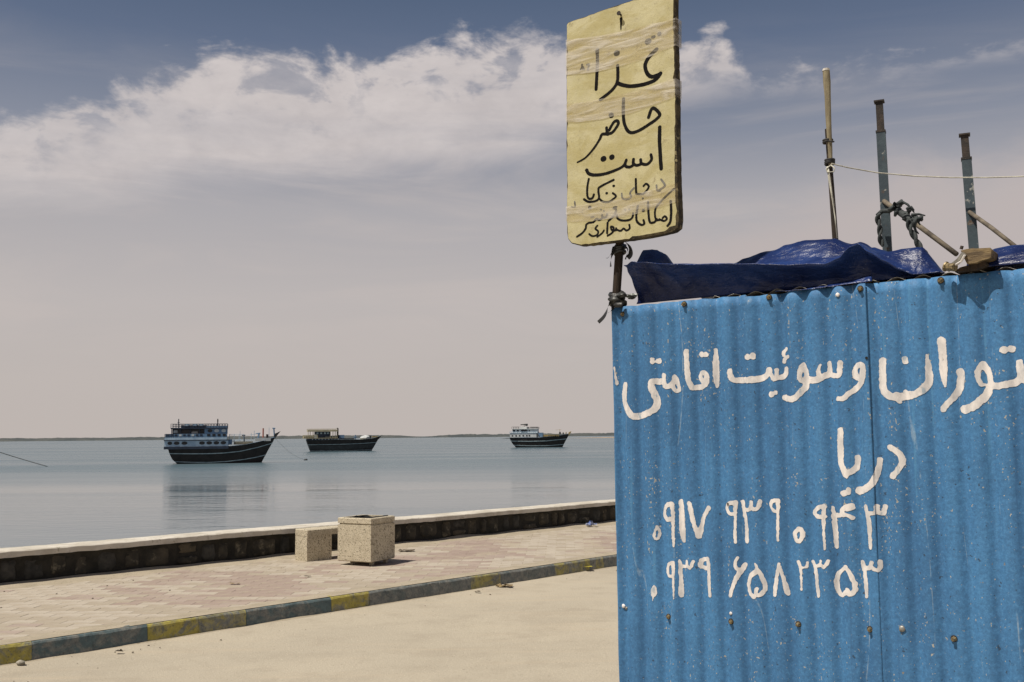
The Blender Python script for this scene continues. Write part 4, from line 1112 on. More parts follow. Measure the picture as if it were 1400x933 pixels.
ink([(S2, [(22, [(550,235),(548,370),(560,470),(605,540),(680,530),(780,470),(850,420),(880,375),(815,320),(778,405)]), (34, [(436,383),(440,388)]),
           (20, [(395,500),(405,550),(450,540),(500,470),(495,437),(460,450),(420,520)]), ((22, 12), [(410,558),(355,560),(330,610),(270,700),(200,775),(130,815)]),
           (25, [(880,495),(878,620),(885,750),(893,872)]), (20, [(800,745),(805,790),(765,832),(715,825),(706,790)]), (20, [(715,828),(670,842),(640,825),(641,787)]), (20, [(645,835),(605,858),(565,845),(575,795)]),
           ((18, 24), [(575,792),(545,850),(460,893),(370,922),(290,930),(235,918),(214,885)]), (38, [(365,783),(370,782)]), (36, [(442,768),(445,768)])])], M_INK)
ink([(S3, [(18, [(350,195),(335,280),(335,370),(352,403),(388,398),(404,360)]), (18, [(300,410),(350,437),(420,430),(458,395),(452,310),(475,275),(615,203)]), (16, [(458,395),(495,432),(560,437),(610,408),(640,375),(605,345)]),
           (20, [(538,345),(542,345)]), (20, [(613,268),(617,268)]), (28, [(358,497),(363,497)]), (18, [(850,195),(852,300),(856,350)]), (16, [(860,352),(930,350),(988,280),(960,245),(932,270)]), (16, [(923,402),(926,402)]),
           (20, [(1222,430),(1226,560),(1216,650),(1188,692)]), (16, [(1100,622),(1150,640),(1180,618),(1160,590),(1135,610)]), (16, [(1255,300),(1190,360),(1110,440),(1060,510),(1055,590),(1075,632),(1110,628)]),
           (18, [(980,440),(985,560),(1000,652),(1045,655),(1072,620)]), (18, [(872,480),(855,580),(865,650),(910,682),(940,670),(932,632)]), (24, [(928,530),(932,530)]), (17, [(822,560),(815,600),(780,630),(700,635),(655,612),(650,580)]),
           (17, [(642,492),(612,502),(640,520),(620,580),(560,640)]), (17, [(545,570),(530,602),(500,600),(490,577)]), (17, [(500,602),(465,630),(432,620),(400,652),(350,662),(322,682),(318,720),(280,770),(225,808)]),
           (16, [(780,682),(785,720),(752,742),(720,722),(690,745),(652,735),(640,718)]), (16, [(652,735),(600,742),(585,702),(615,712),(603,762),(550,798)]), (17, [(550,660),(545,770)]), (15, [(512,740),(490,772),(440,810)]), (15, [(442,690),(420,722),(450,750),(438,788),(390,802),(355,780)])])], M_INK)
ink([(S3, [(14, [(700,350),(710,400),(760,410),(800,388),(790,340),(830,290)]), (14, [(1070,262),(1078,315),(1110,318)]), (15, [(1120,200),(1150,240),(1158,270),(1100,312)]), (14, [(478,520),(482,522)]), (14, [(508,534),(511,536)]), (14, [(735,520),(738,520)]), (14, [(780,518),(783,518)]),
           (13, [(375,600),(402,595)]), (12, [(200,435),(205,490)]), (10, [(165,490),(195,495)])])], M_INKF)
# packing tape wrapped round the board
def tape(L, Rr, label=None):
    b = MB(HF); NXT = 26
    def fn(u, v):
        ya = L[0]+(L[1]-L[0])*v; yb = Rr[0]+(Rr[1]-Rr[0])*v
        px = 774+149*u; sag = 6*math.sin(math.pi*u)*(1 if v > 0.5 else 0.4)
        py = ya+(yb-ya)*(u**1.15)+sag+1.6*mn.noise(Vector((u*6, v*3, L[0])))
        x, z = sgn(px, py); return (x, PLF-0.0022-0.0018*abs(mn.noise(Vector((u*7, v*9, L[0])))), z)
    b.grid(NXT, 6, fn)
    i0 = len(b.v)      # round the right-hand edge
    x1, _ = sgn(924, 100)
    for v in range(7):
        py = Rr[0]+(Rr[1]-Rr[0])*v/6; x, z = sgn(923.5, py)
        b.v += [(x, PLF-0.003, z), (x+0.0025, PLF-0.001, z+0.001), (x+0.0025, PLF+TH+0.002, z+0.004), (x-0.01, PLF+TH+0.004, z+0.004)]
    for v in range(6):
        for q in range(3): a_ = i0+v*4+q; b.f.append((a_, a_+1, a_+5, a_+4)); b.mi.append(0)
    b.build('tape_band', M_TAPE, sroot, smooth=True)
tape((55, 103), (25, 63)); tape((143, 168), (108, 133)); tape((283, 303), (250, 277))

# black plastic strips that tie the board and the post
def strip(mb, pts, w_):
    P = [Vector(p) for p in catmull([tuple(p) for p in pts], 5)]
    i0 = len(mb.v)
    for i, p in enumerate(P):
        t = (P[min(i+1, len(P)-1)]-P[max(i-1, 0)]).normalized(); a = i*0.10+w_*60; sd_ = Vector((math.cos(a), math.sin(a)*0.7, 0.15)); sd_ = (sd_-t*sd_.dot(t)).normalized()
        k_ = w_*(1-0.6*abs(i/len(P)-0.35)); mb.v += [tuple(p-sd_*k_/2), tuple(p+sd_*k_/2)]
    for i in range(len(P)-1): a = i0+2*i; mb.f.append((a, a+1, a+3, a+2)); mb.mi.append(0)
def hp(px, py, d): x, z = hut(px, py, d); return (x, d, z)
k1 = thing('black_plastic_tie', 'torn black plastic strips tying the sign to its post under the board', 'plastic strip', HF @ Matrix.Translation(hp(846, 340, 0.0)))
b = MB(HF); yy = yp
for i, (z_) in enumerate((337, 341, 346)):
    x, z = hut(847.5, z_, yy); b.tube([(x+0.021*math.cos(a), yy+0.021*math.sin(a), z+0.006*math.sin(a+i)) for a in [q*math.pi/6 for q in range(13)]], 0.0055, 6, caps=False)
strip(b, [hp(843, 336, yy-0.02), hp(838, 344, yy-0.03), hp(832, 352, yy-0.03), hp(829, 353, yy-0.03)], 0.018)
strip(b, [hp(840, 338, yy-0.02), hp(837, 348, yy-0.035), hp(835, 358, yy-0.03), hp(835, 365, yy-0.03)], 0.018)
strip(b, [hp(856, 332, yy-0.01), hp(861, 340, yy-0.02), hp(862, 348, yy-0.02), hp(858, 353, yy-0.02)], 0.030)
strip(b, [hp(851, 334, yy-0.02), hp(858, 342, yy-0.02), hp(855, 355, yy-0.02)], 0.022)
b.build('strip', M_RAG, k1, smooth=True)
k2 = thing('black_plastic_tie', 'black plastic knotted round the sign post at the top corner of the hut', 'plastic strip', HF @ Matrix.Translation(hp(842, 412, 0.0)))
b = MB(HF)
for i, z_ in enumerate((402, 406, 410, 415)):
    x, z = hut(842.5+i*0.8, z_, yy); rr_ = 0.023+0.004*(i % 2)
    b.tube([(x+rr_*math.cos(a)*1.1, yy+rr_*math.sin(a), z+0.009*math.sin(a*1+i)) for a in [q*math.pi/6 for q in range(13)]], [0.007+0.003*(q % 3 == 0) for q in range(13)], 6, caps=False)
b.blob(hp(840, 411, yy-0.03), 0.020, 4, 2, 0.4, (1.2, 0.7, 0.8)); b.blob(hp(850, 404, yy-0.03), 0.015, 9, 2, 0.4, (1.2, 0.7, 0.7)); b.blob(hp(846, 417, -0.03), 0.014, 12, 2, 0.4, (1.5, 0.6, 0.7))
strip(b, [hp(838, 409, yy-0.03), hp(832, 418, -0.02), hp(829, 427, -0.02), hp(825, 434, -0.02), hp(818, 441, -0.02)], 0.022)
strip(b, [hp(838, 415, yy-0.03), hp(837, 424, -0.02), hp(831, 428, -0.02)], 0.018)
strip(b, [hp(845, 406, yy-0.03), hp(854, 402, -0.02), hp(861, 404, 0.0), hp(868, 408, 0.02)], 0.024)
b.build('knot', M_RAG, k2, smooth=True)
k3 = thing('crumpled_bag', 'crumpled grey plastic bag tucked under the left end of the tarpaulin', 'bag', HF @ Matrix.Translation(hp(863, 408, 0.03)))
b = MB(HF); b.blob(hp(863, 405.5, 0.03), 0.014, 31, 3, 0.5, (1.4, 0.8, 0.6)); b.build('bag_body', simple('grey_bag', (0.22, 0.24, 0.21), (0.07, 0.075, 0.07), 25, 0.4), k3, smooth=False)

# ------------------------------------------------------------------ posts rising through the roof
def steel_post(label, top, low, D, jpx):
    """square tube; top, low: pixels of the axis; jpx: pixel row where the outer tube ends"""
    xt, zt_ = hut(*top, D); xl, zl = hut(*low, D); sl = (xt-xl)/(zt_-zl)
    ax = lambda z: xl+(z-zl)*sl
    r = thing('steel_post', label, 'post', HF @ Matrix.Translation((ax(0), D, 0)), group='steel posts standing up through the hut roof')
    _, zj = hut(top[0], jpx, D)
    def sq(mb, z0, z1, h_):
        M = Matrix.Rotation(R(12), 3, 'Z'); i = len(mb.v)
        for z in (z0, z1):
            for (a, c) in ((-1, -1), (1, -1), (1, 1), (-1, 1)):
                q = M @ Vector((a*h_, c*h_, 0)); mb.v.append((ax(z)+q.x, D+q.y, z))
        for q in range(4): mb.f.append((i+q, i+(q+1) % 4, i+4+(q+1) % 4, i+4+q)); mb.mi.append(0)
        mb.f.append((i+3, i+2, i+1, i)); mb.f.append((i+4, i+5, i+6, i+7)); mb.mi += [0, 0]
    b = MB(HF); sq(b, 0.0, zj, 0.0215); b.build('outer_tube', M_POST, r)
    b = MB(HF); sq(b, zj-0.006, zj+0.004, 0.0235); b.build('collar', M_RUST, r)
    b = MB(HF); sq(b, zj+0.0045, zt_-0.008, 0.0170); b.build('inner_tube', M_RUST, r)
    b = MB(HF); sq(b, zt_-0.0075, zt_, 0.0245); b.build('end_plate', M_RUST, r)
    return r, ax
p1, ax1 = steel_post('taller steel post with the black rope knotted round it', (1202, 138.5), (1213, 336), 1.75, 181)
p2, ax2 = steel_post('shorter steel post behind the wooden block', (1318.5, 184), (1331, 336), 1.70, 218)
def brace(parent, a, b_, da, db, r=0.011):
    m = MB(HF); A = hp(*a, da); B = hp(*b_, db)
    m.tube([A, tuple(Vector(A).lerp(Vector(B), 0.5)+Vector((0, 0, 0.004))), B], [r, r*1.05, r], 8); m.build('brace', M_BRACE, parent, smooth=True)
brace(p1, (1208, 275), (1308, 348), 1.73, 1.50, 0.0115); brace(p2, (1325, 290), (1389, 338), 1.68, 1.50, 0.0095)

# wooden mast made of two poles lashed together
DM = 1.30
mast = thing('wooden_mast', 'mast of a pale pole lashed to a dark one, rising behind the tarpaulin', 'pole', HF @ Matrix.Translation(hp(1142, 325, DM)))
mast.matrix_basis = HF @ Matrix.Translation((hut(1142, 325, DM)[0], DM, 0))
xl, zl = hut(1141, 325, DM); xu, zu = hut(1130, 176, DM); sl = (xu-xl)/(zu-zl)
b = MB(HF); b.tube([(xl-sl*zl, DM+0.01, 0.0), (xl, DM+0.01, zl), (xu-0.004+sl*0, DM+0.01, (zl+zu)/2+0.3) if False else (xu, DM+0.01, zu)], [0.016, 0.014, 0.0115], 9); b.build('lower_pole', M_WOODD, mast, smooth=True, sharp=50)
A = [(1135.5, 226), (1135, 205), (1133.5, 180), (1132.5, 160), (1131.5, 130), (1130.5, 112), (1129.5, 96)]
rr_ = [0.009, 0.0105, 0.012, 0.0135, 0.0145, 0.0175, 0.0165]
b = MB(HF); b.tube([hp(x, y, DM-0.014) for x, y in A], rr_, 9); b.build('upper_pole', M_WOODP, mast, smooth=True, sharp=50)
b = MB(HF); b.tube([hp(1129.4, 97.5, DM-0.014), hp(1129.3, 94.5, DM-0.014)], [0.018, 0.0165], 9); b.build('worn_tip', simple('bleached_wood', (0.62, 0.58, 0.52), (0.4, 0.36, 0.3), 20, 0.9), mast)
for (py, px, n_) in ((192, 1131.8, 2), (219, 1134.5, 3)):
    b = MB(HF)
    for i in range(n_):
        x, z = hut(px, py+i*2.6, DM); b.tube([(x+0.0195*math.cos(a), DM-0.001+0.026*math.sin(a), z+0.003*math.sin(a+i)) for a in [q*math.pi/6 for q in range(13)]], 0.0055, 6, caps=False)
    if n_ == 2: b.tube([hp(1133, 193, DM-0.03), hp(1140.5, 194, DM-0.03)], 0.004, 5)
    b.build('lashing', M_RUBBER, mast, smooth=True)

# white cord from the mast out past the posts
cd = thing('white_cord', 'thin white cord tied to the mast and strung past both steel posts', 'cord', HF @ Matrix.Translation(hp(1136, 228, DM)))
b = MB(HF)
cpts = [(1137, 224, DM-0.03), (1160, 229.5, 1.36), (1200, 236.5, 1.48), (1250, 241, 1.56), (1300, 243, 1.60), (1350, 243, 1.64), (1400, 241.5, 1.66), (1480, 233, 1.7)]
b.tube([hp(*q) for q in cpts], 0.0032, 6)
b.tube([hp(1136, 226, DM-0.03), hp(1129.5, 231, DM-0.035), hp(1131, 236, DM-0.035), hp(1140, 235, DM-0.03), hp(1141, 230, DM-0.03), hp(1136, 226, DM-0.03)], 0.0030, 6)
b.tube([hp(1131, 228, DM-0.03), hp(1133, 245, DM-0.03), hp(1138.5, 275, DM-0.028), hp(1142, 300, DM-0.026), hp(1144.5, 326, DM-0.02)], 0.0032, 6)
b.tube([hp(1132, 228, DM-0.03), hp(1134, 240, DM-0.032), hp(1137, 262, DM-0.03), hp(1140.5, 282, DM-0.028)], 0.0030, 6)
b.build('cord_line', M_CORD, cd, smooth=True)
r3 = thing('steel_post', 'steel post just beyond the right edge that holds the far end of the cord', 'post', HF @ Matrix.Translation((hut(1480, 233, 1.7)[0], 1.7, 0)), group='steel posts standing up through the hut roof')
xq, zq = hut(1480, 225, 1.7); b = MB(HF); b.box((xq-0.02, 1.70, 0), (xq+0.02, 1.74, zq)); b.build('outer_tube', M_POST, r3)

# twisted black rope knotted round the taller post
def rope(mb, pts, r, turns=30):
    P = [Vector(p) for p in catmull([tuple(p) for p in pts], 10)]
    L = [0]
    for a, c in zip(P[:-1], P[1:]): L.append(L[-1]+(c-a).length)
    for ph in (0, math.pi):
        Q = []
        prev = Vector((0, 1, 0))
        for i, p in enumerate(P):
            t = (P[min(i+1, len(P)-1)]-P[max(i-1, 0)]).normalized(); u = (prev-t*prev.dot(t)).normalized(); prev = u; v = t.cross(u)
            a = ph+L[i]*turns; Q.append(p+(u*math.cos(a)+v*math.sin(a))*r*0.62)
        mb.tube(Q, r*0.72, 6)
rp = thing('black_rope', 'thick twisted black rope knotted round the taller steel post with two hanging ends', 'rope', HF @ Matrix.Translation(hp(1213, 290, 1.7)))
D0 = 1.70
b = MB(HF)
rope(b, [hp(1207, 337, D0-0.03), hp(1203, 325, D0-0.04), hp(1203, 312, D0-0.04), hp(1200, 299, D0-0.04), hp(1203, 292, D0-0.04)], 0.0105, 60)
b.build('hanging_end', M_ROPE, rp, smooth=True)
b = MB(HF)
rope(b, [hp(1243, 301, D0-0.2), hp(1244, 312, D0-0.2), hp(1250, 323, D0-0.2), hp(1256, 335, D0-0.2), hp(1264, 347, D0-0.2), hp(1270, 359, D0-0.2), hp(1273, 369, D0-0.2)], 0.012, 60)
b.build('hanging_end', M_ROPE, rp, smooth=True)
b = MB(HF)
b.tube([hp(1199, 295, D0-0.03), hp(1206, 289, D0-0.035), hp(1216, 288.5, D0-0.035), hp(1222, 285, D0-0.06), hp(1230, 290, D0-0.1), hp(1240, 297, D0-0.15), hp(1250, 306, D0-0.2)], [0.010, 0.012, 0.012, 0.011, 0.017, 0.018, 0.010], 7)
rr = random.Random(11)
for i in range(16):
    t0 = rr.uniform(0, 1); p = (1223+30*t0+rr.uniform(-3, 3), 281+22*t0+rr.uniform(-5, 3)); q = (p[0]+rr.uniform(-7, 9), p[1]+rr.uniform(-6, 9)); q2 = (q[0]+rr.uniform(-6, 6), q[1]+rr.uniform(-5, 6))
    d_ = D0-0.06-0.15*t0
    b.tube([hp(*p, d_), hp(*q, d_-rr.uniform(0, .05)), hp(*q2, d_+0.01)], [0.009, 0.012, 0.007], 6)
for q in [((1246, 294), (1256, 293), (1265, 295)), ((1247, 299), (1255, 303), (1258, 308)), ((1240, 286), (1246, 283), (1250, 288)), ((1250, 298), (1258, 298), (1262, 301)), ((1249, 308), (1252, 316), (1256, 320)), ((1226, 279), (1234, 276), (1241, 280), (1250, 291))]:
    b.tube([hp(*a, D0-0.2) for a in q], [0.008]+[0.006]*(len(q)-2)+[0.003], 5)
b.build('frayed_knot', M_ROPE, rp, smooth=True)

# block of wood with a steel bracket at the roof edge
blk = thing('wooden_block', 'stubby brown wooden block with a metal bracket jutting out over the roof edge', 'wooden block', HF @ Matrix.Translation(hp(1325, 360, -0.02)))
def slab(mb, quad_px, d0, d1):
    """quad on plane d0 pushed back to d1"""
    A_ = [Vector((hut(*q, d0)[0], d0, hut(*q, d0)[1])) for q in quad_px]; B_ = [a+Vector((0, d1-d0, 0)) for a in A_]
    mb.prism([(a.x, a.z) for a in A_][::-1], d0, d1)
b = MB(HF)
BF = [(1313, 342), (1322, 340), (1353.5, 339), (1356, 342), (1356, 352), (1352, 354), (1343, 356), (1334, 360), (1322, 361), (1317, 352)]
NXB = 14
fz = [hut(px, py, -0.050) for px, py in BF]
cxb = sum(p[0] for p in fz)/len(fz); czb = sum(p[1] for p in fz)/len(fz)
rings_ = []
for (d, k_, dz_) in ((-0.050, 0.94, 0), (-0.046, 1.0, 0), (-0.01, 1.0, 0.0), (0.06, 0.97, 0.001), (0.14, 0.95, 0.002)):
    i = len(b.v); b.v += [(cxb+(p[0]-cxb)*k_ + 0.004*mn.noise(Vector((q, d*20, 0))), d, czb+(p[1]-czb)*k_+dz_+0.002*mn.noise(Vector((q*2, d*30, 4)))) for q, p in enumerate(fz)]; rings_.append(i)
nb = len(fz)
b.f.append(tuple(range(rings_[0], rings_[0]+nb))); b.mi.append(0); b.f.append(tuple(range(rings_[-1]+nb-1, rings_[-1]-1, -1))); b.mi.append(0)
for ra, rb in zip(rings_[:-1], rings_[1:]):
    for q in range(nb): r = (q+1) % nb; b.f.append((ra+q, rb+q, rb+r, ra+r)); b.mi.append(0)
b.build('block', M_WOODB, blk)
b = MB(HF); b.tube([hp(1318, 347, -0.058), hp(1312, 356, -0.050), hp(1303, 363, -0.035), hp(1296, 369, -0.025)], [0.009, 0.010, 0.010, 0.009], 6); b.build('bracket', simple('bare_metal', (0.36, 0.34, 0.29), (0.17, 0.15, 0.12), 40, 0.4, metal=0.5), blk, smooth=True, sharp=30)
b = MB(HF); b.tube([hp(1319, 349, -0.068), hp(1314, 358, -0.062), hp(1306, 362.5, -0.048)], 0.0035, 5); b.build('bracket_lip', M_WHITE, blk)
b = MB(HF); b.tube([hp(1293, 365, -0.03), hp(1305.5, 366, -0.05)], 0.0125, 10); b.tube([hp(1292, 364.5, -0.03), hp(1294, 365, -0.031)], 0.016, 10); b.build('bolt', M_SCREW, blk)
b = MB(HF); b.tube([hp(1314, 341, -0.04), hp(1315.5, 336.5, -0.04)], 0.005, 8); b.build('nail', M_RUST, blk)
b = MB(HF); slab(b, [(1305, 372), (1312, 366), (1330, 361), (1347, 357), (1350, 362), (1333, 369)], -0.030, 0.10); b.build('underside_shade', M_WOODD, blk)  # dark slab stands in for the shade on the block's underside

# ------------------------------------------------------------------ dhows at anchor
M_HULL = simple('tarred_hull', (0.012, 0.010, 0.010), (0.026, 0.022, 0.020), 0.8, 0.55, spec=0.35)
M_HULLG = simple('dull_grey_hull', (0.035, 0.040, 0.042), (0.018, 0.020, 0.022), 0.7, 0.6)
M_DBLUE = simple('dhow_blue_paint', (0.15, 0.25, 0.37), (0.10, 0.175, 0.28), 0.9, 0.6)
M_LBLUE = simple('dhow_pale_blue', (0.46, 0.58, 0.68), (0.30, 0.42, 0.54), 0.8, 0.6)
M_STRIPE = simple('dhow_stripe', (0.42, 0.52, 0.54), (0.26, 0.34, 0.37), 1.2, 0.6)
M_NAVY = simple('dhow_dark_blue', (0.022, 0.036, 0.065), (0.014, 0.022, 0.04), 1, 0.6)
M_GLASS = simple('dark_window', (0.008, 0.010, 0.013), (0.012, 0.014, 0.018), 1, 0.3)
M_DWHITE = simple('dhow_white_paint', (0.60, 0.61, 0.60), (0.46, 0.48, 0.48), 0.8, 0.6)
M_BEIGE = simple('dhow_beige_paint', (0.45, 0.39, 0.25), (0.32, 0.28, 0.18), 0.9, 0.7)
M_DECK = simple('dhow_deck_wood', (0.30, 0.28, 0.22), (0.2, 0.19, 0.15), 1.0, 0.8)
M_ORG = simple('orange_buoy_paint', (0.36, 0.10, 0.06), (0.25, 0.07, 0.05), 2, 0.6)
M_GOLD = simple('ochre_paint', (0.40, 0.28, 0.09), (0.22, 0.17, 0.08), 1.5, 0.7)
class Boat:
    """crop-pixel coordinates -> metres along the boat; hull broadside, slightly turned"""
    def __init__(s, name, label, cat, x0px, wl_px, crop, sc, beam, yaw=0.0):
        P = atz(x0px, wl_px, SEA); s.Y = P.y; s.m = P.y/FPX/sc/math.cos(math.atan2(P.x, P.y))**0
        ang = -math.atan2(P.x, P.y) + yaw
        s.F = Matrix.Translation(P) @ Matrix.Rotation(ang, 4, 'Z'); s.cx0 = None; s.beam = beam
        s.root = thing(name, label, cat, s.F, group='wooden dhows at anchor')
    def set(s, cx0, cy0): s.cx0 = cx0; s.cy0 = cy0
    def X(s, cx): return (cx-s.cx0)*s.m
    def Z(s, cy): return (s.cy0-cy)*s.m
    def mb(s): return MB(s.F)
    def add(s, mb, name, mat, smooth=False, parent=None): return mb.build(name, mat, parent or s.root, smooth=smooth, sharp=40 if smooth else None)
    def hull(s, sheer, stern, bow, mat, low=None):
        """sheer: [(cx,cy)] rail line; stern/bow: [(cx,cy)] side profile from rail to waterline"""
        def ip(pts, x):
            if x <= pts[0][0]: return pts[0][1]
            for a, b_ in zip(pts[:-1], pts[1:]):
                if x <= b_[0]: return a[1]+(b_[1]-a[1])*(x-a[0])/(b_[0]-a[0])
            return pts[-1][1]
        s.sheer = [(s.X(a), s.Z(c)) for a, c in sheer]
        st_ = [(s.Z(c), s.X(a)) for a, c in stern][::-1]; bo = [(s.Z(c), s.X(a)) for a, c in bow][::-1]
        s.st_, s.bo = st_, bo
        B = s.beam/2
        def pos(u, v, side=-1, out=0.0):
            xr = s.sheer[0][0]+(s.sheer[-1][0]-s.sheer[0][0])*u; zr = ip(s.sheer, xr)
            z = -0.8+(zr+0.8)*v
            xs, xb = ip(st_, z), ip(bo, z); x = xs+(xb-xs)*u
            full = (1-max(0, (u-0.45)/0.55)**2.2)*(0.72+0.28*min(1, u/0.3))
            fl = 0.62+0.38*(max(0, (z+0.8)/(zr+0.8)))**0.6
            return (x, side*(B*full*fl+0.02+out), z)
        s.pos = pos
        b = s.mb(); N = 34; Mv = 9
        for side in (-1, 1): b.grid(N, Mv, lambda u, v: pos(u, v, side))
        # transom and stem
        b.grid(1, Mv, lambda u, v: pos(0, v, -1 + 2*u)); b.grid(1, Mv, lambda u, v: pos(1, v, -1+2*u))
        s.add(b, 'hull', mat, True)
        d = s.mb(); d.grid(N, 1, lambda u, v: (lambda p, q: (p[0], p[1]+(q[1]-p[1])*v, p[2]-0.25))(pos(u, 1, -1, -0.05), pos(u, 1, 1, -0.05))); s.add(d, 'deck', M_DECK)
    def strake(s, line, h, mat, name='rubbing_strake', out=0.07):
        """painted line along the hull: line = [(cx,cy)] centre, h in crop px"""
        N = 40
        L = [(s.X(a), s.Z(c)) for a, c in line]
        def ip(pts, x):
            for a, b_ in zip(pts[:-1], pts[1:]):
                if x <= b_[0]: return a[1]+(b_[1]-a[1])*max(0, (x-a[0])/(b_[0]-a[0]))
            return pts[-1][1]
        for side in (-1, 1):
            def fn(u, v):
                uu = u; 
                xr = s.sheer[0][0]+(s.sheer[-1][0]-s.sheer[0][0])*uu
                zr = ip(s.sheer, xr); zc = ip(L, L[0][0]+(L[-1][0]-L[0][0])*uu)+(v-0.5)*h*s.m
                vv = min(1.0, (zc+0.8)/(zr+0.8)); p = s.pos(uu, vv, side, out); return p
            b = s.mb(); b.grid(N, 1, fn)
            o_ = s.add(b, name, mat); o_.modifiers.new('t', 'SOLIDIFY').thickness = 0.06
    def block(s, cx0, cx1, cyt, cyb, mat, name, w=0.9, bev=0.0):
        b = s.mb(); hw = s.beam/2*w; b.box((s.X(cx0), -hw, s.Z(cyb)), (s.X(cx1), hw, s.Z(cyt))); return s.add(b, name, mat)
    def oval(s, cx, cy, rx, ry, w, mat, name='porthole', parent=None):
        hw = s.beam/2*w
        for side in (-1, 1):
            b = s.mb(); pts = [(s.X(cx)+rx*s.m*math.cos(a), s.Z(cy)+ry*s.m*math.sin(a)) for a in [q*math.pi/7 for q in range(14)]]
            b.prism(pts, side*hw-0.05, side*hw+0.05); s.add(b, name, mat, parent=parent)
    def rect(s, cx0, cx1, cyt, cyb, w, mat, name='window', parent=None):
        hw = s.beam/2*w
        for side in (-1, 1): b = s.mb(); b.box((s.X(cx0), side*hw-0.04, s.Z(cyb)), (s.X(cx1), side*hw+0.04, s.Z(cyt))); s.add(b, name, mat, parent=parent)
    def pole(s, a, b_, r, mat, name, y=0.0, y2=None):
        b = s.mb(); b.tube([(s.X(a[0]), y, s.Z(a[1])), (s.X(b_[0]), y if y2 is None else y2, s.Z(b_[1]))], r, 7); return s.add(b, name, mat)
    def rails(s, cx0, cx1, cyt, cyb, n, w, mat, r=0.035, mid=True):
        b = s.mb(); hw = s.beam/2*w
        for side in (-1, 1):
            for i in range(n+1):
                x = s.X(cx0+(cx1-cx0)*i/n); b.tube([(x, side*hw, s.Z(cyb)), (x, side*hw, s.Z(cyt))], r, 5)
            for c in ([cyt, (cyt+cyb)/2] if mid else [cyt]): b.tube([(s.X(cx0), side*hw, s.Z(c)), (s.X(cx1), side*hw, s.Z(c))], r, 5)
        return tag(s.add(b, 'railing', mat), kind='stuff')

# nearest dhow, blue
B = Boat('dhow', 'largest dhow, black hull with tall blue deckhouse and oval portholes', 'boat', 225, 634.6, None, 6.665, 5.0, R(-4)); B.set(160, 498)
B.hull([(192, 352), (420, 356), (600, 352), (740, 345), (900, 328), (1040, 296), (1135, 262)], [(192, 352), (197, 380), (208, 410), (228, 455), (275, 500), (320, 545)], [(1135, 262), (1108, 315), (1070, 385), (1018, 485), (1000, 530)], M_HULL)
B.strake([(205, 404), (400, 408), (545, 409), (700, 405), (850, 392), (1000, 358), (1110, 322)], 7, M_STRIPE)
B.strake([(232, 478), (400, 486), (545, 488), (700, 482), (850, 468), (960, 450), (1040, 430)], 7, M_STRIPE)
B.strake([(185, 352), (400, 352), (600, 348), (740, 338), (900, 320), (1040, 288), (1130, 258)], 15, M_DBLUE, 'rail_cap', 0.10)
B.block(160, 715, 342, 366, M_NAVY, 'ledge', 1.06)
lower = B.block(163, 712, 290, 343, M_LBLUE, 'lower_deckhouse', 1.0)
for cx in (210, 268, 335, 485, 548, 610, 670): B.oval(cx, 312, 25 if cx != 210 else 20, 15, 1.0, M_GLASS, parent=lower)
B.block(158, 718, 283, 291, M_NAVY, 'deck_edge', 1.05)
up = B.block(163, 700, 262, 284, M_LBLUE, 'upper_bulwark', 1.0)
B.block(700, 745, 283, 330, M_DBLUE, 'forward_house', 0.8)
b2 = B.block(170, 700, 229, 262, M_DBLUE, 'deckhouse_band', 0.99)
for i in range(4): B.rect(528+i*45, 555+i*45, 231, 252, 0.99, M_GLASS, parent=b2)
for i in range(9): B.rect(178+i*36, 200+i*36, 233, 250, 0.99, M_DWHITE if i in (3, 6) else M_NAVY, 'panel', parent=b2)
uh = B.block(505, 703, 183, 229, M_DBLUE, 'wheelhouse', 0.85)
for cx, m_ in ((552, M_GLASS), (610, M_DWHITE), (672, M_DWHITE)): B.oval(cx, 203, 21, 15, 0.85, m_, parent=uh)
B.block(225, 500, 185, 229, M_GLASS, 'under_roof_shade', 0.45)  # near-black block stands in for the shade under the open deck's roof
B.rect(235, 270, 196, 220, 0.47, M_DWHITE, 'white_panel'); B.rect(390, 445, 208, 226, 0.47, M_DWHITE, 'white_panel')  # small panels in plain white paint
for cx in (222, 300, 380, 460, 500): B.pole((cx, 229), (cx, 180), 0.07, M_NAVY, 'awning_post', -2.1)
B.block(213, 706, 174, 184, M_NAVY, 'roof', 0.95)
B.rails(215, 704, 140, 176, 20, 0.93, M_NAVY, 0.035); B.block(300, 520, 150, 174, M_NAVY, 'roof_cargo', 0.6); B.block(520, 700, 158, 174, M_DBLUE, 'roof_box', 0.6)
for i, cx in enumerate((330, 400, 455)): B.rect(cx, cx+34, 140, 160, 0.62, M_LBLUE, 'roof_bundle')
B.pole((273, 176), (273, 92), 0.08, M_NAVY, 'mast'); B.pole((615, 176), (615, 93), 0.09, M_HULL, 'mast'); B.pole((263, 125), (284, 125), 0.04, M_NAVY, 'mast_arm'); B.pole((608, 112), (622, 112), 0.05, M_HULL, 'mast_arm')
B.rails(165, 240, 230, 262, 4, 0.99, M_NAVY)
B.rails(720, 850, 236, 300, 3, 0.6, M_LBLUE, 0.03, False)
for a, b_, m_, r in (((853, 310), (850, 245), M_NAVY, .12), ((832, 247), (862, 245), M_NAVY, .1), ((975, 300), (985, 225), M_DBLUE, .16), ((955, 232), (998, 226), M_DBLUE, .08), ((1022, 268), (1022, 182), M_ORG, .12), ((1075, 270), (1075, 175), M_LBLUE, .04),
                     ((1125, 262), (1118, 185), M_DBLUE, .12), ((1105, 182), (1132, 184), M_DBLUE, .10), ((915, 300), (915, 225), M_LBLUE, .04), ((815, 300), (815, 205), M_LBLUE, .03), ((942, 290), (942, 205), M_LBLUE, .04)):
    B.pole(a, b_, r, m_, 'deck_post')
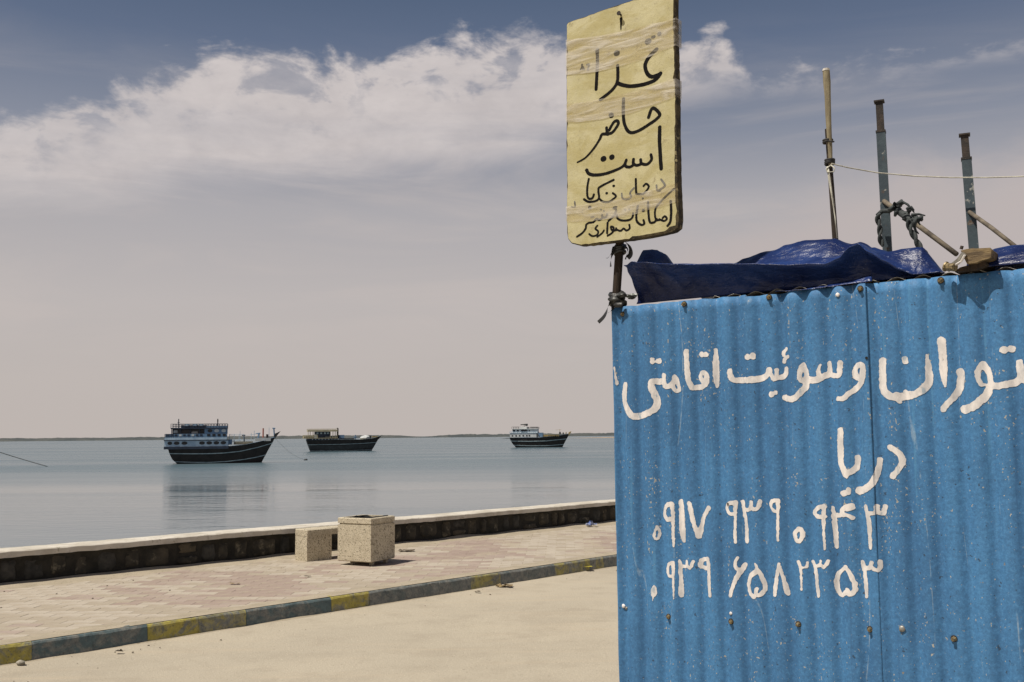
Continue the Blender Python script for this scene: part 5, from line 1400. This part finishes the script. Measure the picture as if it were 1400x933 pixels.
B.block(760, 930, 302, 330, M_DECK, 'hatch', 0.5); B.block(950, 1090, 272, 300, M_DWHITE, 'foredeck_cargo', 0.35); B.block(1050, 1068, 238, 280, M_HULL, 'windlass', 0.3)
b = B.mb(); b.prism([(B.X(a), B.Z(c)) for a, c in [(1125, 235), (1180, 210), (1150, 250), (1132, 275), (1108, 292)]][::-1], -0.12, 0.12); B.add(b, 'stem_head', M_HULL)
b = B.mb(); b.tube([(B.X(720), 0, B.Z(250)), (B.X(850), 0, B.Z(248)), (B.X(985), 0, B.Z(232))], 0.03, 5); b.tube([(B.X(745), -1.0, B.Z(300)), (B.X(830), -1, B.Z(285))], 0.06, 5); B.add(b, 'stay', M_LBLUE)
bowP = B.F @ Vector((B.X(1130), 0, B.Z(275)))

# second dhow, beige
B = Boat('dhow', 'middle dhow, dark weathered hull with beige railed upper deck', 'boat', 424, 617.6, None, 10.0, 6.0, R(3)); B.set(240, 475)
B.hull([(185, 318), (400, 318), (700, 314), (950, 318), (1100, 304), (1195, 270)], [(185, 318), (200, 365), (222, 420), (242, 475), (262, 520)], [(1195, 270), (1160, 325), (1120, 395), (1078, 465), (1055, 515)], M_HULL)
B.strake([(205, 384), (400, 383), (640, 381), (900, 375), (1150, 362)], 6, M_STRIPE); B.strake([(235, 464), (500, 466), (800, 466), (1085, 458)], 5, M_STRIPE)
B.strake([(195, 425), (640, 425), (1120, 412)], 55, M_HULLG, 'lower_planking', 0.03)
B.strake([(190, 318), (640, 312), (950, 314), (1100, 300), (1195, 268)], 8, M_STRIPE, 'rail_cap', 0.1)
B.block(190, 690, 296, 322, M_NAVY, 'main_deck_house', 0.93)
for i in range(9): B.rect(258+i*43, 268+i*43, 303, 316, 0.93, M_DWHITE, 'deck_opening')
B.block(145, 600, 292, 299, M_BEIGE, 'deck_edge', 1.05); B.rails(145, 330, 255, 292, 8, 1.02, M_BEIGE, 0.06); B.block(150, 330, 268, 292, M_BEIGE, 'bulwark', 1.0)
B.block(285, 320, 248, 292, M_DWHITE, 'locker', 1.02)
cb = B.block(300, 500, 208, 292, M_NAVY, 'cabin', 0.7)
for cx in (330, 380, 430, 470): B.rect(cx-12, cx+12, 218, 240, 0.7, M_STRIPE, parent=cb)
B.block(430, 600, 268, 293, M_HULLG, 'side_house', 0.92)
for cx in (205, 232, 270, 500, 535, 565, 590): B.pole((cx, 292), (cx, 200), 0.09, M_BEIGE, 'awning_post', -2.7); 
B.block(200, 595, 184, 206, M_BEIGE, 'roof', 0.98); B.rails(200, 590, 172, 186, 12, 0.95, M_BEIGE, 0.05, False)
B.pole((612, 300), (612, 165), 0.17, M_HULL, 'funnel'); B.pole((596, 160), (616, 166), 0.12, M_HULL, 'funnel_cap')
B.block(622, 692, 254, 305, M_DBLUE, 'forward_box', 0.6); B.block(700, 830, 300, 322, M_HULLG, 'hatch', 0.5); B.pole((850, 320), (850, 255), 0.18, M_DBLUE, 'winch'); B.pole((820, 290), (875, 288), 0.15, M_DBLUE, 'winch_drum')
b = B.mb(); b.blob((B.X(985), 0, B.Z(300)), 1.0, 5, 2, 0.2, (1.6, 1.6, 0.8)); B.add(b, 'covered_cargo', M_DWHITE, True)
B.pole((1052, 310), (1052, 266), 0.2, M_HULL, 'windlass', -0.4); B.block(1080, 1150, 275, 290, M_GOLD, 'foredeck_rail', 0.2)
b = B.mb(); b.prism([(B.X(a), B.Z(c)) for a, c in [(1165, 300), (1208, 262), (1195, 285), (1170, 320)]][::-1], -0.15, 0.15); B.add(b, 'stem_head', M_HULL)

# third dhow, white
B = Boat('dhow', 'farthest dhow, black striped hull with white deckhouse and radar mast', 'boat', 706, 612.0, None, 10.0, 6.0, R(-6)); B.set(275, 515)
B.hull([(192, 378), (600, 382), (850, 360), (1000, 336)], [(192, 378), (205, 425), (235, 470), (275, 515), (310, 550)], [(1000, 336), (975, 380), (935, 450), (905, 510), (888, 545)], M_HULL)
B.strake([(200, 428), (450, 434), (700, 430), (960, 405)], 9, M_STRIPE); B.strake([(240, 484), (450, 494), (700, 494), (920, 480)], 8, M_STRIPE); B.strake([(190, 380), (600, 380), (850, 358), (998, 334)], 6, M_DBLUE, 'rail_cap', .1)
lo_ = B.block(200, 560, 322, 380, M_DWHITE, 'lower_deckhouse', 0.95)
for cx in (235, 285, 332, 382, 430, 465): B.rect(cx-11, cx+11, 349, 366, 0.95, M_GLASS, parent=lo_)
B.block(196, 580, 318, 323, M_LBLUE, 'deck_edge', 1.0)
mid = B.block(232, 575, 268, 318, M_DWHITE, 'upper_deckhouse', 0.8); B.rect(350, 438, 276, 312, 0.8, M_GLASS, parent=mid); B.rect(240, 270, 276, 308, 0.8, M_HULLG, parent=mid); B.rect(290, 320, 278, 308, 0.8, M_HULLG, parent=mid); B.rect(455, 475, 285, 305, 0.8, M_GLASS, parent=mid)
B.rails(196, 575, 303, 320, 14, 1.0, M_LBLUE, 0.05, False); B.block(225, 580, 262, 269, M_DWHITE, 'roof', 0.9); B.block(330, 425, 236, 263, M_DWHITE, 'wheelhouse', 0.5)
B.rails(470, 578, 242, 263, 6, 0.85, M_HULLG, 0.07); B.rails(225, 320, 238, 263, 4, 0.85, M_HULLG, 0.05, False); B.pole((440, 263), (440, 240), 0.25, M_HULLG, 'vent')
B.pole((385, 240), (385, 196), 0.10, M_HULLG, 'radar_mast'); B.pole((335, 208), (436, 204), 0.16, M_HULLG, 'radar_bar'); B.rect(400, 432, 196, 226, 0.05, M_HULLG, 'radar_dome')
B.block(582, 640, 318, 376, M_DBLUE, 'forward_house', 0.75); B.rect(650, 700, 352, 376, 0.6, M_GOLD, 'cargo'); B.rect(710, 850, 345, 362, 0.6, M_HULLG, 'cargo')
B.rails(660, 860, 350, 372, 7, 0.85, M_GOLD, 0.06)
for a, b_, r in (((868, 350), (868, 275), .06), ((870, 345), (870, 310), .3), ((812, 284), (890, 280), .04), ((915, 345), (915, 318), .22), ((950, 340), (955, 312), .15), ((985, 330), (1018, 308), .2)): B.pole(a, b_, r, M_HULLG if r > .2 else M_GOLD, 'deck_post')
b = B.mb(); b.prism([(B.X(a), B.Z(c)) for a, c in [(975, 345), (1028, 304), (1015, 325), (990, 362)]][::-1], -0.15, 0.15); B.add(b, 'stem_head', M_GOLD)

# anchor lines and buoy
M_LINE = simple('mooring_rope', (0.12, 0.12, 0.11), (0.08, 0.08, 0.075), 1, 0.9)
bp = atz(418, 629.5, SEA)
o_ = thing('anchor_rope', 'thin anchor rope from the bow of the blue dhow to the small buoy', 'rope', Matrix.Translation(bp))
b = MB(); pts = [bowP.lerp(bp, t)+Vector((0, 0, -1.2*math.sin(math.pi*t)*0.5)) for t in [q/10 for q in range(11)]]; b.tube(pts, 0.015, 5); b.build('rope_line', M_LINE, o_)
o_ = thing('mooring_buoy', 'small dark buoy floating to the right of the blue dhow', 'buoy', Matrix.Translation(bp)); b = MB(); b.blob((bp.x, bp.y, SEA+0.05), 0.30, 2, 2, 0.05, (1.2, 1.2, 0.8)); b.build('float', M_HULLG, o_, smooth=True)
a_ = atz(65, 638.2, SEA); far_ = atY(-180, 545, 132)
o_ = thing('anchor_rope', 'long anchor rope slanting into the water at the far left', 'rope', Matrix.Translation(a_))
b = MB(); b.tube([a_.lerp(far_, t)+Vector((0, 0, -1.4*math.sin(math.pi*t)*0.5)) for t in [q/12 for q in range(13)]], 0.055, 5); b.build('rope_line', M_LINE, o_)
